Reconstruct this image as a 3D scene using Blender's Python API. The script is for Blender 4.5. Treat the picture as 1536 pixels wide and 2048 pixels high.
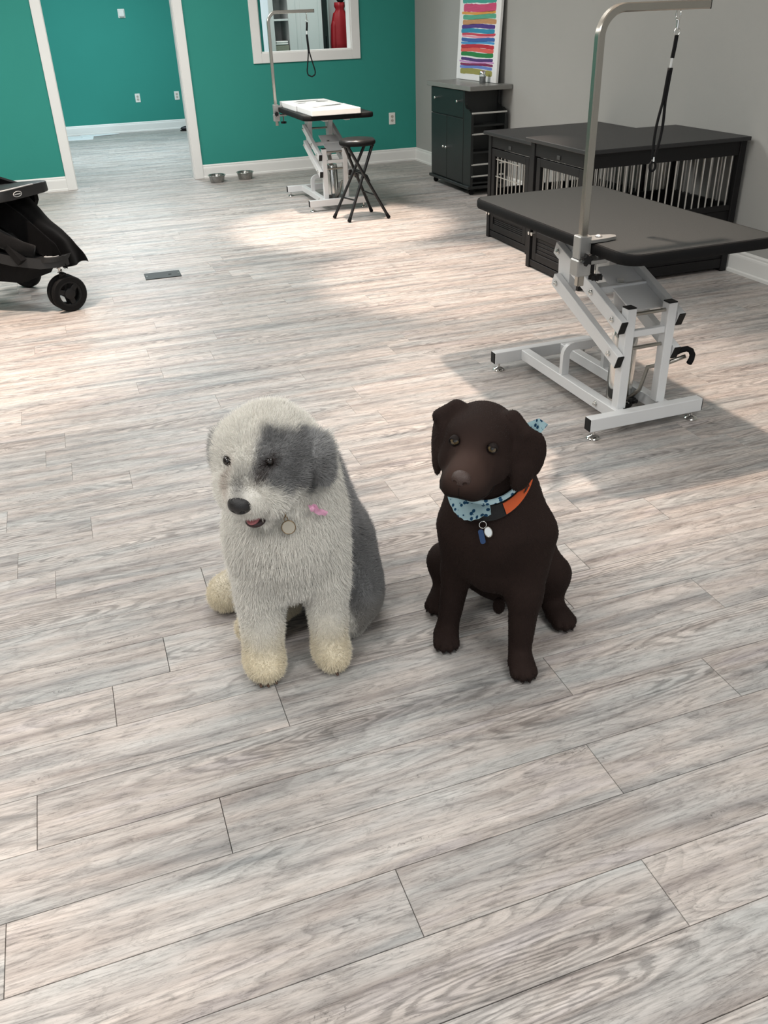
import bpy, bmesh, math, random
import numpy as np
from mathutils import Matrix, Vector
random.seed(7)
scene = bpy.context.scene
for o in list(bpy.data.objects):
    bpy.data.objects.remove(o)
COL = scene.collection

# ------------------------------------------------------------------ camera
cam_d = bpy.data.cameras.new('camera')
cam = bpy.data.objects.new('camera', cam_d); COL.objects.link(cam)
cam_d.sensor_fit = 'VERTICAL'; cam_d.sensor_height = 24.0
cam_d.lens = 1699.37 / 2048 * 24.0
cam_d.clip_start = 0.02
R_ = (0.9414165569, -0.3357949872, -0.0312504858)
D_ = (-0.1955822705, -0.4681261637, -0.8617455949)
F_ = (0.2747406810, 0.8173736119, -0.5063772673)
cam.matrix_world = Matrix(((R_[0], -D_[0], -F_[0], 0.0), (R_[1], -D_[1], -F_[1], 0.0),
                           (R_[2], -D_[2], -F_[2], 1.42), (0, 0, 0, 1)))
scene.camera = cam

# ------------------------------------------------------------------ light
def srgb(r, g, b):
    f = lambda c: c / 12.92 if c <= 0.04045 else ((c + 0.055) / 1.055) ** 2.4
    return (f(r / 255), f(g / 255), f(b / 255), 1.0)

scene.view_settings.view_transform = 'Standard'
scene.view_settings.look = 'None'
scene.view_settings.gamma = 1.0
scene.view_settings.use_curve_mapping = False
scene.view_settings.exposure = 0.0
scene.cycles.max_bounces = 5; scene.cycles.diffuse_bounces = 2; scene.cycles.glossy_bounces = 3; scene.cycles.transmission_bounces = 4; scene.cycles.transparent_max_bounces = 4
scene.cycles.use_adaptive_sampling = True; scene.cycles.adaptive_threshold = 0.04; scene.cycles.caustics_reflective = False; scene.cycles.caustics_refractive = False

world = bpy.data.worlds.new('world'); scene.world = world; world.use_nodes = True
bg = world.node_tree.nodes['Background']
bg.inputs[0].default_value = (0.93, 0.97, 1.0, 1); bg.inputs[1].default_value = 0.9   # daylight through the open shop front

def area(name, loc, sx, sy, power, col):
    d = bpy.data.lights.new(name, 'AREA'); d.shape = 'RECTANGLE'; d.size = sx; d.size_y = sy
    d.energy = power; d.color = col
    o = bpy.data.objects.new(name, d); COL.objects.link(o); o.location = loc
    return o
def spot(name, loc, power, deg, blend, col, r=0.05):
    d = bpy.data.lights.new(name, 'SPOT'); d.energy = power; d.spot_size = math.radians(deg)
    d.spot_blend = blend; d.color = col; d.shadow_soft_size = r
    o = bpy.data.objects.new(name, d); COL.objects.link(o); o.location = loc
    return o
CEIL = 2.75
for k, (x, y) in enumerate([(-1.2, 0.3), (1.4, 0.3), (-1.2, 2.6), (1.2, 3.6), (0.9, 7.0), (-1.9, 7.0)]):
    area('ceiling_panel_light', (x, y, CEIL - 0.03), 1.2, 1.2, 36 if y < 6 else 80, (1.0, 0.99, 0.965))
WARM = (1.0, 0.80, 0.66)
for x, y, p, a in [(1.81, 2.84, 280, 58), (1.95, 6.58, 470, 40), (2.15, 4.85, 370, 40), (-0.85, 4.55, 420, 60), (-1.3, 0.9, 170, 58)]:
    spot('ceiling_spot_light', (x, y, CEIL - 0.03), p, a, 0.5 if a < 45 else 0.8, WARM)
for x, y in [(0.6, 11.9), (2.9, 10.4)]:
    area('back_room_light', (x, y, CEIL - 0.03), 1.0, 1.0, 125 if x < 2 else 26, (0.80, 0.93, 1.0) if x < 2 else (1.0, 0.97, 0.94))

# ------------------------------------------------------------------ helpers
def link(o, parent=None):
    COL.objects.link(o)
    if parent is not None:
        o.parent = parent
    return o
def tag(o, label=None, cat=None, group=None, kind=None):
    if label: o['label'] = label
    if cat: o['category'] = cat
    if group: o['group'] = group
    if kind: o['kind'] = kind
    return o
def thing(name, label, cat, loc=(0, 0, 0), rz=0.0, group=None):
    o = bpy.data.objects.new(name, None); link(o)
    o.empty_display_size = 0.05
    o.location = loc; o.rotation_euler = (0, 0, rz)
    return tag(o, label, cat, group)

class MB:
    """collects shapes in one bmesh"""
    def __init__(s): s.bm = bmesh.new()
    def box(s, c, d, bev=0.0, rot=None, seg=1):
        m = Matrix.Translation(Vector(c))
        if rot is not None: m = m @ (rot if isinstance(rot, Matrix) else Matrix.Rotation(rot[1], 4, rot[0]))
        m = m @ Matrix.Diagonal((d[0], d[1], d[2], 1))
        vs = bmesh.ops.create_cube(s.bm, size=1, matrix=m)['verts']
        if bev > 0:
            es = list({e for v in vs for e in v.link_edges})
            bmesh.ops.bevel(s.bm, geom=es, offset=bev, segments=seg, profile=0.5, affect='EDGES')
        return s
    def box2(s, lo, hi, bev=0.0, seg=1):
        return s.box([(a + b) / 2 for a, b in zip(lo, hi)], [b - a for a, b in zip(lo, hi)], bev, None, seg)
    def bar(s, a, b, w, h, bev=0.0, up=(0, 0, 1)):
        a, b = Vector(a), Vector(b); y = (b - a); L = y.length; y.normalize()
        up = Vector(up); x = y.cross(up)
        if x.length < 1e-4: x = y.cross(Vector((0, 1, 0)))
        x.normalize(); z = x.cross(y)
        m = Matrix((x, y, z)).transposed().to_4x4()
        return s.box((a + b) / 2, (w, L, h), bev, m)
    def sweep(s, pts, prof, closed=False, cap=True, up=None):
        """prof: list of (a,b) offsets or function(i) -> list"""
        P = [Vector(p) for p in pts]; n = len(P)
        T = []
        for i in range(n):
            a = P[(i - 1) % n] if (closed or i > 0) else P[i]
            b = P[(i + 1) % n] if (closed or i < n - 1) else P[i]
            T.append((b - a).normalized())
        ref = Vector(up) if up is not None else (Vector((0, 0, 1)) if abs(T[0].z) < 0.9 else Vector((0, 1, 0)))
        N = (ref - T[0] * ref.dot(T[0])).normalized()
        rings = []
        for i in range(n):
            if i > 0 or up is not None:
                base = Vector(up) if up is not None else N
                N2 = base - T[i] * base.dot(T[i])
                if N2.length > 1e-5: N = N2.normalized()
            B = T[i].cross(N)
            pr = prof(i) if callable(prof) else prof
            rings.append([s.bm.verts.new(P[i] + B * a + N * b) for a, b in pr])
        k = len(rings[0])
        for i in range(n if closed else n - 1):
            r0, r1 = rings[i], rings[(i + 1) % n]
            for j in range(k):
                s.bm.faces.new((r0[j], r0[(j + 1) % k], r1[(j + 1) % k], r1[j]))
        if cap and not closed:
            s.bm.faces.new(rings[0][::-1]); s.bm.faces.new(rings[-1])
        return s
    def tube(s, pts, r, seg=10, closed=False, cap=True, up=None):
        rr = r if callable(r) else (lambda i: r)
        return s.sweep(pts, lambda i: [(rr(i) * math.cos(2 * math.pi * j / seg), rr(i) * math.sin(2 * math.pi * j / seg)) for j in range(seg)], closed, cap, up)
    def lathe(s, prof, seg=24, c=(0, 0, 0), axis=None, cap=True):
        """prof: list of (r, z)"""
        m = Matrix.Translation(Vector(c))
        if axis is not None: m = m @ Vector((0, 0, 1)).rotation_difference(Vector(axis).normalized()).to_matrix().to_4x4()
        rings = []
        for r, z in prof:
            rings.append([s.bm.verts.new(m @ Vector((r * math.cos(2 * math.pi * j / seg), r * math.sin(2 * math.pi * j / seg), z))) for j in range(seg)])
        for i in range(len(rings) - 1):
            for j in range(seg):
                s.bm.faces.new((rings[i][j], rings[i][(j + 1) % seg], rings[i + 1][(j + 1) % seg], rings[i + 1][j]))
        if cap:
            if prof[0][0] > 1e-6: s.bm.faces.new(rings[0][::-1])
            if prof[-1][0] > 1e-6: s.bm.faces.new(rings[-1])
        return s
    def cyl(s, a, b, r, seg=14, r2=None):
        a, b = Vector(a), Vector(b); L = (b - a).length
        return s.lathe([(r, 0), (r if r2 is None else r2, L)], seg, a, b - a)
    def prism(s, poly, t, m=None):
        """poly in local xy, extruded +-t/2 along local z"""
        m = m or Matrix.Identity(4)
        lo = [s.bm.verts.new(m @ Vector((x, y, -t / 2))) for x, y in poly]
        hi = [s.bm.verts.new(m @ Vector((x, y, t / 2))) for x, y in poly]
        s.bm.faces.new(lo[::-1]); s.bm.faces.new(hi)
        n = len(poly)
        for i in range(n):
            s.bm.faces.new((lo[i], lo[(i + 1) % n], hi[(i + 1) % n], hi[i]))
        return s
    def ball(s, c, r, seg=16, rings=10, rot=None):
        m = Matrix.Translation(Vector(c))
        if rot is not None: m = m @ rot.to_4x4()
        rr = r if isinstance(r, (tuple, list)) else (r, r, r)
        m = m @ Matrix.Diagonal((rr[0], rr[1], rr[2], 1))
        bmesh.ops.create_uvsphere(s.bm, u_segments=seg, v_segments=rings, radius=1, matrix=m)
        return s
    def build(s, name, mat, parent=None, smooth=False, ang=40, label=None):
        bmesh.ops.recalc_face_normals(s.bm, faces=s.bm.faces)
        me = bpy.data.meshes.new(name); s.bm.to_mesh(me); s.bm.free()
        if smooth:
            me.polygons.foreach_set('use_smooth', [True] * len(me.polygons))
            if ang < 180: me.set_sharp_from_angle(angle=math.radians(ang))
        for mm in (mat if isinstance(mat, (list, tuple)) else [mat]): me.materials.append(mm)
        o = bpy.data.objects.new(name, me)
        if label: o['label'] = label
        return link(o, parent)
def PLX(x): return Matrix(((0, 0, 1, x), (1, 0, 0, 0), (0, 1, 0, 0), (0, 0, 0, 1)))     # local xy -> world yz at x
def PLY(y): return Matrix(((1, 0, 0, 0), (0, 0, -1, y), (0, 1, 0, 0), (0, 0, 0, 1)))    # local xy -> world xz at y

MATS = {}
def mat(name, col, rough=0.5, metal=0.0, bump=0.0, bscale=60.0, var=0.0, vscale=8.0, spec=0.5, coat=0.0, stretch=None, sheen=0.0):
    """procedural principled material: noise colour variation and noise bump in object space"""
    if name in MATS: return MATS[name]
    m = bpy.data.materials.new(name); m.use_nodes = True; MATS[name] = m
    nt = m.node_tree; b = nt.nodes['Principled BSDF']
    b.inputs['Base Color'].default_value = col; b.inputs['Roughness'].default_value = rough
    b.inputs['Metallic'].default_value = metal; b.inputs['Specular IOR Level'].default_value = spec
    if coat: b.inputs['Coat Weight'].default_value = coat
    if sheen: b.inputs['Sheen Weight'].default_value = sheen
    tc = nt.nodes.new('ShaderNodeTexCoord'); src = tc.outputs['Object']
    if stretch:
        mp = nt.nodes.new('ShaderNodeMapping'); mp.inputs['Scale'].default_value = stretch
        nt.links.new(src, mp.inputs['Vector']); src = mp.outputs['Vector']
    if var > 0:
        n = nt.nodes.new('ShaderNodeTexNoise'); n.inputs['Scale'].default_value = vscale; n.inputs['Detail'].default_value = 5
        nt.links.new(src, n.inputs['Vector'])
        mx = nt.nodes.new('ShaderNodeMix'); mx.data_type = 'RGBA'
        mx.inputs[6].default_value = tuple(c * (1 - var) for c in col[:3]) + (1,)
        mx.inputs[7].default_value = tuple(min(1, c * (1 + var)) for c in col[:3]) + (1,)
        nt.links.new(n.outputs['Fac'], mx.inputs[0]); nt.links.new(mx.outputs[2], b.inputs['Base Color'])
    if bump > 0:
        n = nt.nodes.new('ShaderNodeTexNoise'); n.inputs['Scale'].default_value = bscale; n.inputs['Detail'].default_value = 3
        nt.links.new(src, n.inputs['Vector'])
        bp = nt.nodes.new('ShaderNodeBump'); bp.inputs['Strength'].default_value = bump; bp.inputs['Distance'].default_value = 0.002
        nt.links.new(n.outputs['Fac'], bp.inputs['Height']); nt.links.new(bp.outputs['Normal'], b.inputs['Normal'])
    return m
def attr_mat(name, rough=0.6, spec=0.3, attr='col', coat=0.0, sheen=0.0):
    if name in MATS: return MATS[name]
    m = bpy.data.materials.new(name); m.use_nodes = True; MATS[name] = m
    nt = m.node_tree; b = nt.nodes['Principled BSDF']
    a = nt.nodes.new('ShaderNodeAttribute'); a.attribute_name = attr
    nt.links.new(a.outputs['Color'], b.inputs['Base Color'])
    b.inputs['Roughness'].default_value = rough; b.inputs['Specular IOR Level'].default_value = spec
    if coat: b.inputs['Coat Weight'].default_value = coat; b.inputs['Coat Roughness'].default_value = 0.05
    if sheen: b.inputs['Sheen Weight'].default_value = sheen
    return m

TEAL = mat('teal wall paint', srgb(52, 142, 130), 0.75, bump=0.25, bscale=260, var=0.03, vscale=3, spec=0.25)
GREYWALL = mat('grey wall paint', srgb(166, 166, 162), 0.75, bump=0.25, bscale=260, var=0.03, vscale=3, spec=0.25)
CEILM = mat('white ceiling paint', srgb(235, 235, 230), 0.9, bump=0.3, bscale=120)
TRIM = mat('white trim paint', srgb(232, 232, 228), 0.45, bump=0.08, bscale=90, var=0.02)
WHITE_STEEL = mat('white powder coated steel', srgb(226, 227, 227), 0.35, bump=0.1, bscale=400, var=0.015)
BLACK_PLASTIC = mat('black plastic', srgb(19, 19, 20), 0.55, bump=0.1, bscale=200, var=0.1, spec=0.3)
CHROME = mat('chrome', srgb(215, 215, 212), 0.12, 1.0, var=0.03)
BRUSHED = mat('brushed steel', srgb(176, 172, 164), 0.3, 1.0, bump=0.1, bscale=300, var=0.06)
ALU = mat('cast aluminium', srgb(178, 178, 176), 0.42, 0.85, bump=0.2, bscale=220, var=0.05)
TABLE_TOP = mat('black ribbed rubber matting', srgb(31, 34, 34), 0.66, bump=0.5, bscale=420, var=0.06, vscale=20)
RUBBER = mat('black rubber', srgb(13, 13, 14), 0.72, bump=0.15, bscale=160, var=0.1, spec=0.2)
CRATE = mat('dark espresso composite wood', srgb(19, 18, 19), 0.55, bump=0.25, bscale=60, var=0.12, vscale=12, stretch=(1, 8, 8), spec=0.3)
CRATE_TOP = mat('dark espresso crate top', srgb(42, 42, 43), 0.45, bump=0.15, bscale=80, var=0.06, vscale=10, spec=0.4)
STEEL_BAR = mat('satin steel bar', srgb(190, 188, 182), 0.35, 0.75, var=0.04)

# ------------------------------------------------------------------ structure: floor of planks
def plank_material():
    m = bpy.data.materials.new('washed grey vinyl plank'); m.use_nodes = True
    nt = m.node_tree; N = nt.nodes; L = nt.links; b = N['Principled BSDF']
    uv = N.new('ShaderNodeUVMap'); uv.uv_map = 'plank'
    at = N.new('ShaderNodeAttribute'); at.attribute_name = 'rnd'
    def math_(op, a, bb=None, cc=None):
        n = N.new('ShaderNodeMath'); n.operation = op
        for i, v in enumerate((a, bb, cc)):
            if v is None: continue
            if isinstance(v, (int, float)): n.inputs[i].default_value = v
            else: L.new(v, n.inputs[i])
        return n.outputs[0]
    def comb(x, y, z):
        n = N.new('ShaderNodeCombineXYZ')
        for i, v in enumerate((x, y, z)):
            if isinstance(v, (int, float)): n.inputs[i].default_value = v
            else: L.new(v, n.inputs[i])
        return n.outputs[0]
    def noise(vec, scale, detail=4, rough=0.55, dist=0.0):
        n = N.new('ShaderNodeTexNoise'); n.inputs['Scale'].default_value = scale; n.inputs['Detail'].default_value = detail
        n.inputs['Roughness'].default_value = rough; n.inputs['Distortion'].default_value = dist
        L.new(vec, n.inputs['Vector']); return n.outputs['Fac']
    def ramp(f, stops):
        n = N.new('ShaderNodeValToRGB'); e = n.color_ramp.elements
        e[0].position, e[0].color = stops[0]; e[1].position, e[1].color = stops[-1]
        for p_, c_ in stops[1:-1]:
            x = e.new(p_); x.color = c_
        L.new(f, n.inputs[0]); return n.outputs
    def mix(f, a, bb, mode='MIX'):
        n = N.new('ShaderNodeMix'); n.data_type = 'RGBA'; n.blend_type = mode
        for i, v in ((0, f), (6, a), (7, bb)):
            if isinstance(v, (int, float)): n.inputs[i].default_value = v
            elif isinstance(v, tuple): n.inputs[i].default_value = v
            else: L.new(v, n.inputs[i])
        return n.outputs[2]
    g = lambda v: (v, v, v, 1)
    sep = N.new('ShaderNodeSeparateXYZ'); L.new(uv.outputs[0], sep.inputs[0])
    X, Y = sep.outputs[0], sep.outputs[1]; R = at.outputs['Fac']
    R61 = math_('MULTIPLY', R, 61.0); R23 = math_('MULTIPLY', R, 23.7)
    # broad washed bands along the plank, fine streaks, blotches
    band = noise(comb(math_('MULTIPLY_ADD', X, 1.7, R61), math_('MULTIPLY_ADD', Y, 26.0, R23), R), 1.0, 4, 0.55, 0.25)
    fine = noise(comb(math_('MULTIPLY_ADD', X, 17.0, R61), math_('MULTIPLY_ADD', Y, 230.0, R23), R), 1.0, 5, 0.78, 0.5)
    blot = noise(comb(math_('MULTIPLY_ADD', X, 14.0, R61), math_('MULTIPLY_ADD', Y, 44.0, R23), R), 1.0, 5, 0.76, 0.9)
    tint = noise(comb(math_('MULTIPLY_ADD', X, 2.2, R23), math_('MULTIPLY_ADD', Y, 14.0, R61), R), 1.0, 2)
    base = ramp(band, [(0.32, srgb(120, 116, 113)), (0.42, srgb(162, 157, 152)), (0.54, srgb(190, 184, 178)), (0.72, srgb(208, 203, 197))])[0]
    hue = ramp(tint, [(0.32, srgb(176, 184, 187)), (0.46, srgb(188, 184, 183)), (0.6, srgb(204, 189, 181)), (0.72, srgb(196, 186, 190))])[0]
    c = mix(0.35, base, hue, 'MIX')
    streak = ramp(fine, [(0.36, g(0.54)), (0.46, g(0.90)), (0.54, g(1.02)), (0.70, g(1.10))])[0]
    c = mix(0.85, c, streak, 'MULTIPLY')
    blotc = ramp(blot, [(0.36, g(0.66)), (0.45, g(0.94)), (0.54, g(1.02)), (0.7, g(1.09))])[0]
    c = mix(0.75, c, blotc, 'MULTIPLY')
    # flowing growth-ring contours over the whole plank
    fld = noise(comb(math_('MULTIPLY_ADD', X, 1.15, R23), math_('MULTIPLY_ADD', Y, 8.5, R61), R), 1.0, 1.5, 0.45, 0.35)
    lin = math_('FRACT', math_('MULTIPLY_ADD', fine, 0.45, math_('MULTIPLY', fld, 21.0)))
    linc = ramp(lin, [(0.0, g(1.06)), (0.05, g(0.60)), (0.16, g(0.72)), (0.42, g(0.97)), (0.85, g(1.08))])[0]
    lmask = ramp(noise(comb(math_('MULTIPLY_ADD', X, 2.6, R61), math_('MULTIPLY_ADD', Y, 11.0, R23), 7.0), 1.0, 3), [(0.38, g(0.10)), (0.60, g(0.75))])[0]
    c = mix(lmask, c, mix(1.0, c, linc, 'MULTIPLY'))
    # worn chips of darker and paler paint
    chip = noise(comb(math_('MULTIPLY_ADD', X, 26.0, R23), math_('MULTIPLY_ADD', Y, 80.0, R61), R), 1.0, 5, 0.8, 1.2)
    chipc = ramp(chip, [(0.33, g(0.60)), (0.39, g(0.98)), (0.62, g(1.0)), (0.68, g(1.13))])[0]
    c = mix(0.8, c, chipc, 'MULTIPLY')
    # cathedral rings around a stretched knot, somewhere on every plank
    kx = math_('MULTIPLY', math_('SUBTRACT', math_('FRACT', math_('MULTIPLY', R, 7.31)), 0.5), 0.9)
    ky = math_('MULTIPLY', math_('SUBTRACT', math_('FRACT', math_('MULTIPLY', R, 13.7)), 0.5), 0.09)
    dx = math_('MULTIPLY', math_('SUBTRACT', X, kx), 0.115); dy = math_('SUBTRACT', Y, ky)
    wob = noise(comb(math_('MULTIPLY_ADD', X, 4.0, R61), math_('MULTIPLY_ADD', Y, 24.0, R23), R), 1.0, 3)
    rad = math_('SQRT', math_('ADD', math_('MULTIPLY', dx, dx), math_('MULTIPLY', dy, dy)))
    rad2 = math_('MULTIPLY_ADD', math_('SUBTRACT', fine, 0.5), 0.004, math_('MULTIPLY_ADD', math_('SUBTRACT', wob, 0.5), 0.030, rad))
    ring = math_('SINE', math_('MULTIPLY', math_('POWER', math_('MAXIMUM', rad2, 0.0), 0.75), 390.0))
    ringc = ramp(math_('MULTIPLY_ADD', ring, 0.5, 0.5), [(0.18, g(0.55)), (0.40, g(0.86)), (0.50, g(1.02)), (0.9, g(1.12))])[0]
    near = ramp(rad, [(0.03, g(1.0)), (0.075, g(0.0))])[0]
    gate = ramp(noise(comb(math_('MULTIPLY_ADD', X, 3.0, R23), math_('MULTIPLY_ADD', Y, 12.0, R61), R), 1.0, 2), [(0.34, g(0.2)), (0.5, g(1.0))])[0]
    on = math_('GREATER_THAN', math_('FRACT', math_('MULTIPLY', R, 3.77)), 0.28)
    amt = math_('MULTIPLY', math_('MULTIPLY', near, gate), math_('MULTIPLY', on, 0.75))
    c = mix(amt, c, ringc, 'MULTIPLY')
    # little cracked dashes across the grain and dark hairline checks
    chk = noise(comb(math_('MULTIPLY_ADD', X, 3.0, R23), math_('MULTIPLY_ADD', Y, 330.0, R61), R), 1.0, 2, 0.5, 0.2)
    chkc = ramp(chk, [(0.25, g(0.55)), (0.31, g(1.0))])[0]
    c = mix(0.75, c, chkc, 'MULTIPLY')
    crk = noise(comb(math_('MULTIPLY_ADD', X, 60.0, R61), math_('MULTIPLY_ADD', Y, 60.0, R23), R), 1.0, 3, 0.6, 2.5)
    crkm = ramp(noise(comb(math_('MULTIPLY_ADD', X, 5.0, R23), math_('MULTIPLY_ADD', Y, 34.0, R61), 3.0), 1.0, 2), [(0.66, g(0.0)), (0.72, g(1.0))])[0]
    crkc = ramp(crk, [(0.4, g(0.6)), (0.46, g(1.0))])[0]
    c = mix(crkm, c, mix(1.0, c, crkc, 'MULTIPLY'))
    per = ramp(math_('FRACT', math_('MULTIPLY', R, 17.3)), [(0.0, g(0.94)), (1.0, g(1.03))])[0]
    c = mix(1.0, c, per, 'MULTIPLY')
    L.new(c, b.inputs['Base Color'])
    b.inputs['Roughness'].default_value = 0.48; b.inputs['Specular IOR Level'].default_value = 0.35
    bp = N.new('ShaderNodeBump'); bp.inputs['Strength'].default_value = 0.25; bp.inputs['Distance'].default_value = 0.001
    L.new(fine, bp.inputs['Height']); L.new(bp.outputs['Normal'], b.inputs['Normal'])
    return m
PLANK = plank_material()
PW, PL, PY0 = 0.1486, 1.216, 0.7095
XL, XR = -4.0, 3.70
YB, YF = 9.431, 14.316
SUBFLOOR = mat('dark gap under planks', srgb(86, 82, 78), 0.9, var=0.1)
floor = tag(MB().box2((XL, -2.6, -0.03), (XR, YF, -0.0045)).build('floor', SUBFLOOR), kind='structure')

JOINT = {0: 0.785, 1: 0.335, 3: 0.048, 4: -0.318, 5: 0.239, 6: -0.14}
rj = random.Random(3)
def row_start(k):
    if k in JOINT: return JOINT[k]
    return rj.uniform(0, PL)
def plank_mesh(name, rects):
    """rects: (x0,x1,y0,y1,rnd); each a shallow slab with a tiny arris"""
    vs, fs, uvs, rn = [], [], [], []
    for x0, x1, y0, y1, r, uo in rects:
        b = len(vs); a = 0.0006 if name == 'plank' else 0.0003
        cx, cy = (x0 + x1) / 2, (y0 + y1) / 2
        for z, i in ((-0.0045, 0), (-0.0008, 0), (0.0, a)):
            vs += [(x0 + i, y0 + i, z), (x1 - i, y0 + i, z), (x1 - i, y1 - i, z), (x0 + i, y1 - i, z)]
        q = []
        for t in (0, 4):
            for j in range(4):
                q.append((b + t + j, b + t + (j + 1) % 4, b + t + 4 + (j + 1) % 4, b + t + 4 + j))
        q.append((b + 8, b + 9, b + 10, b + 11))
        fs += q; rn += [r] * len(q)
        for f in q:
            uvs += [(vs[i][0] - uo, vs[i][1] - cy) for i in f]
    me = bpy.data.meshes.new(name); me.from_pydata(vs, [], fs); me.materials.append(PLANK)
    ul = me.uv_layers.new(name='plank'); ul.data.foreach_set('uv', np.array(uvs, 'f').ravel())
    at = me.attributes.new('rnd', 'FLOAT', 'FACE'); at.data.foreach_set('value', np.array(rn, 'f'))
    return me
far_rects = []
GAP = 0.0006
k0, k1 = math.floor((-2.6 - PY0) / PW), math.ceil((YF - PY0) / PW)
for k in range(k0, k1):
    GAP = 0.0006 if k < 10 else 0.00032
    y0, y1 = PY0 + k * PW + GAP, min(PY0 + (k + 1) * PW - GAP, YF)
    EG = 0.0006 if k < 10 else 0.0002
    s = row_start(k); s -= math.ceil((s - XL) / PL) * PL
    while s < XR:
        x0, x1 = max(s + EG, XL), min(s + PL - EG, XR)
        if x1 - x0 > 0.01:
            r = rj.random(); uo = s + PL / 2
            yc, xc = (y0 + y1) / 2, (x0 + x1) / 2
            inview = 0.45 < yc < 6.4 and (x1 > -0.12 * yc - 0.42) and (x0 < 0.62 * yc + 1.0)
            if inview:
                o = bpy.data.objects.new('plank', plank_mesh('plank', [(x0 - xc, x1 - xc, y0 - yc, y1 - yc, r, uo - xc)]))
                link(o, floor); o.location = (xc, yc, 0)
            else:
                far_rects.append((x0, x1, y0, y1, r, uo))
        s += PL
tag(link(bpy.data.objects.new('distant_planks', plank_mesh('distant_planks', far_rects)), floor), kind='stuff')

# ------------------------------------------------------------------ walls, openings, trim
WT = 0.12
DX0, DX1, DTOP = 0.075, 1.255, 2.06            # doorway opening
WX0, WX1, WZ0, WZ1 = 2.056, 3.006, 1.106, 2.0  # pass-through opening
b = MB()
for lo, hi in [((XL, 0), (DX0, CEIL)), ((DX0, DTOP), (DX1, CEIL)), ((DX1, 0), (WX0, CEIL)), ((WX0, 0), (WX1, WZ0)), ((WX0, WZ1), (WX1, CEIL)), ((WX1, 0), (XR + 0.1, CEIL))]:
    b.box2((lo[0], YB, lo[1]), (hi[0], YB + WT, hi[1]))
tag(b.build('wall_back', TEAL), kind='structure')
tag(MB().box2((XR, -2.6, 0), (XR + 0.1, YB, CEIL)).build('wall_right', GREYWALL), kind='structure')
tag(MB().box2((XR, YB + WT, 0), (XR + 0.1, YF, CEIL)).build('wall_back_room_side', TEAL), kind='structure')
tag(MB().box2((XL, YF, 0), (XR + 0.1, YF + 0.1, CEIL)).build('wall_far', TEAL), kind='structure')
tag(MB().box2((XL - 0.1, -2.6, 0), (XL, YF, CEIL)).build('wall_left', GREYWALL), kind='structure')
tag(MB().box2((XL, -2.6, CEIL), (XR, YF, CEIL + 0.06)).build('ceiling', CEILM), kind='structure')

BB = [(0, 0), (0.022, 0), (0.022, 0.016), (0.014, 0.022), (0.014, 0.094), (0.012, 0.104), (0.008, 0.110), (0.009, 0.120), (0.004, 0.131), (0, 0.131)]
def baseboard(name, runs):
    """runs: (start, end, outward normal) along the wall; the profile stands against the wall"""
    b = MB()
    for p0, p1, n in runs:
        p0, p1, n = Vector(p0), Vector(p1), Vector(n)
        r0 = [b.bm.verts.new(p0 + n * a + Vector((0, 0, z))) for a, z in BB]
        r1 = [b.bm.verts.new(p1 + n * a + Vector((0, 0, z))) for a, z in BB]
        for i in range(len(BB)):
            j = (i + 1) % len(BB); b.bm.faces.new((r0[i], r0[j], r1[j], r1[i]))
        b.bm.faces.new(r0); b.bm.faces.new(r1[::-1])
    return tag(b.build(name, TRIM), kind='structure')
CW = 0.084
baseboard('baseboard_back', [((XL, YB, 0), (DX0 - CW, YB, 0), (0, -1, 0)), ((DX1 + CW, YB, 0), (XR, YB, 0), (0, -1, 0))])
baseboard('baseboard_right', [((XR, -2.6, 0), (XR, YB, 0), (-1, 0, 0))])
baseboard('baseboard_far', [((XL, YF, 0), (XR, YF, 0), (0, -1, 0))])

def casing(name, parts):
    t = tag(bpy.data.objects.new(name, None), kind='structure'); link(t)
    for nm, lo, hi in parts:
        MB().box2(lo, hi, 0.003).build(nm, TRIM, t)
    return t
E1 = 0.020
casing('trim_1', [('side_casing', (DX0 - CW, YB - E1, 0), (DX0 + 0.006, YB, DTOP + CW)),
                  ('side_casing', (DX1 - 0.006, YB - E1, 0), (DX1 + CW, YB, DTOP + CW)),
                  ('head_casing', (DX0 + 0.006, YB - E1, DTOP - 0.006), (DX1 - 0.006, YB, DTOP + CW)),
                  ('jamb', (DX0 - 0.001, YB, 0), (DX0 + 0.012, YB + WT + 0.004, DTOP)),
                  ('jamb', (DX1 - 0.012, YB, 0), (DX1 + 0.001, YB + WT + 0.004, DTOP))])
casing('window_1', [('side_casing', (WX0 - CW, YB - E1, WZ0 - CW), (WX0 + 0.004, YB, WZ1 + CW)),
                    ('side_casing', (WX1 - 0.004, YB - E1, WZ0 - CW), (WX1 + CW, YB, WZ1 + CW)),
                    ('bottom_casing', (WX0 + 0.004, YB - E1, WZ0 - CW), (WX1 - 0.004, YB, WZ0 + 0.004)),
                    ('head_casing', (WX0 + 0.004, YB - E1, WZ1 - 0.004), (WX1 - 0.004, YB, WZ1 + CW)),
                    ('sill', (WX0 - 0.001, YB, WZ0 - 0.001), (WX1 + 0.001, YB + WT + 0.004, WZ0 + 0.014)),
                    ('jamb', (WX0 - 0.001, YB, WZ0 + 0.014), (WX0 + 0.014, YB + WT + 0.004, WZ1)),
                    ('jamb', (WX1 - 0.014, YB, WZ0 + 0.014), (WX1 + 0.001, YB + WT + 0.004, WZ1))])
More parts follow.
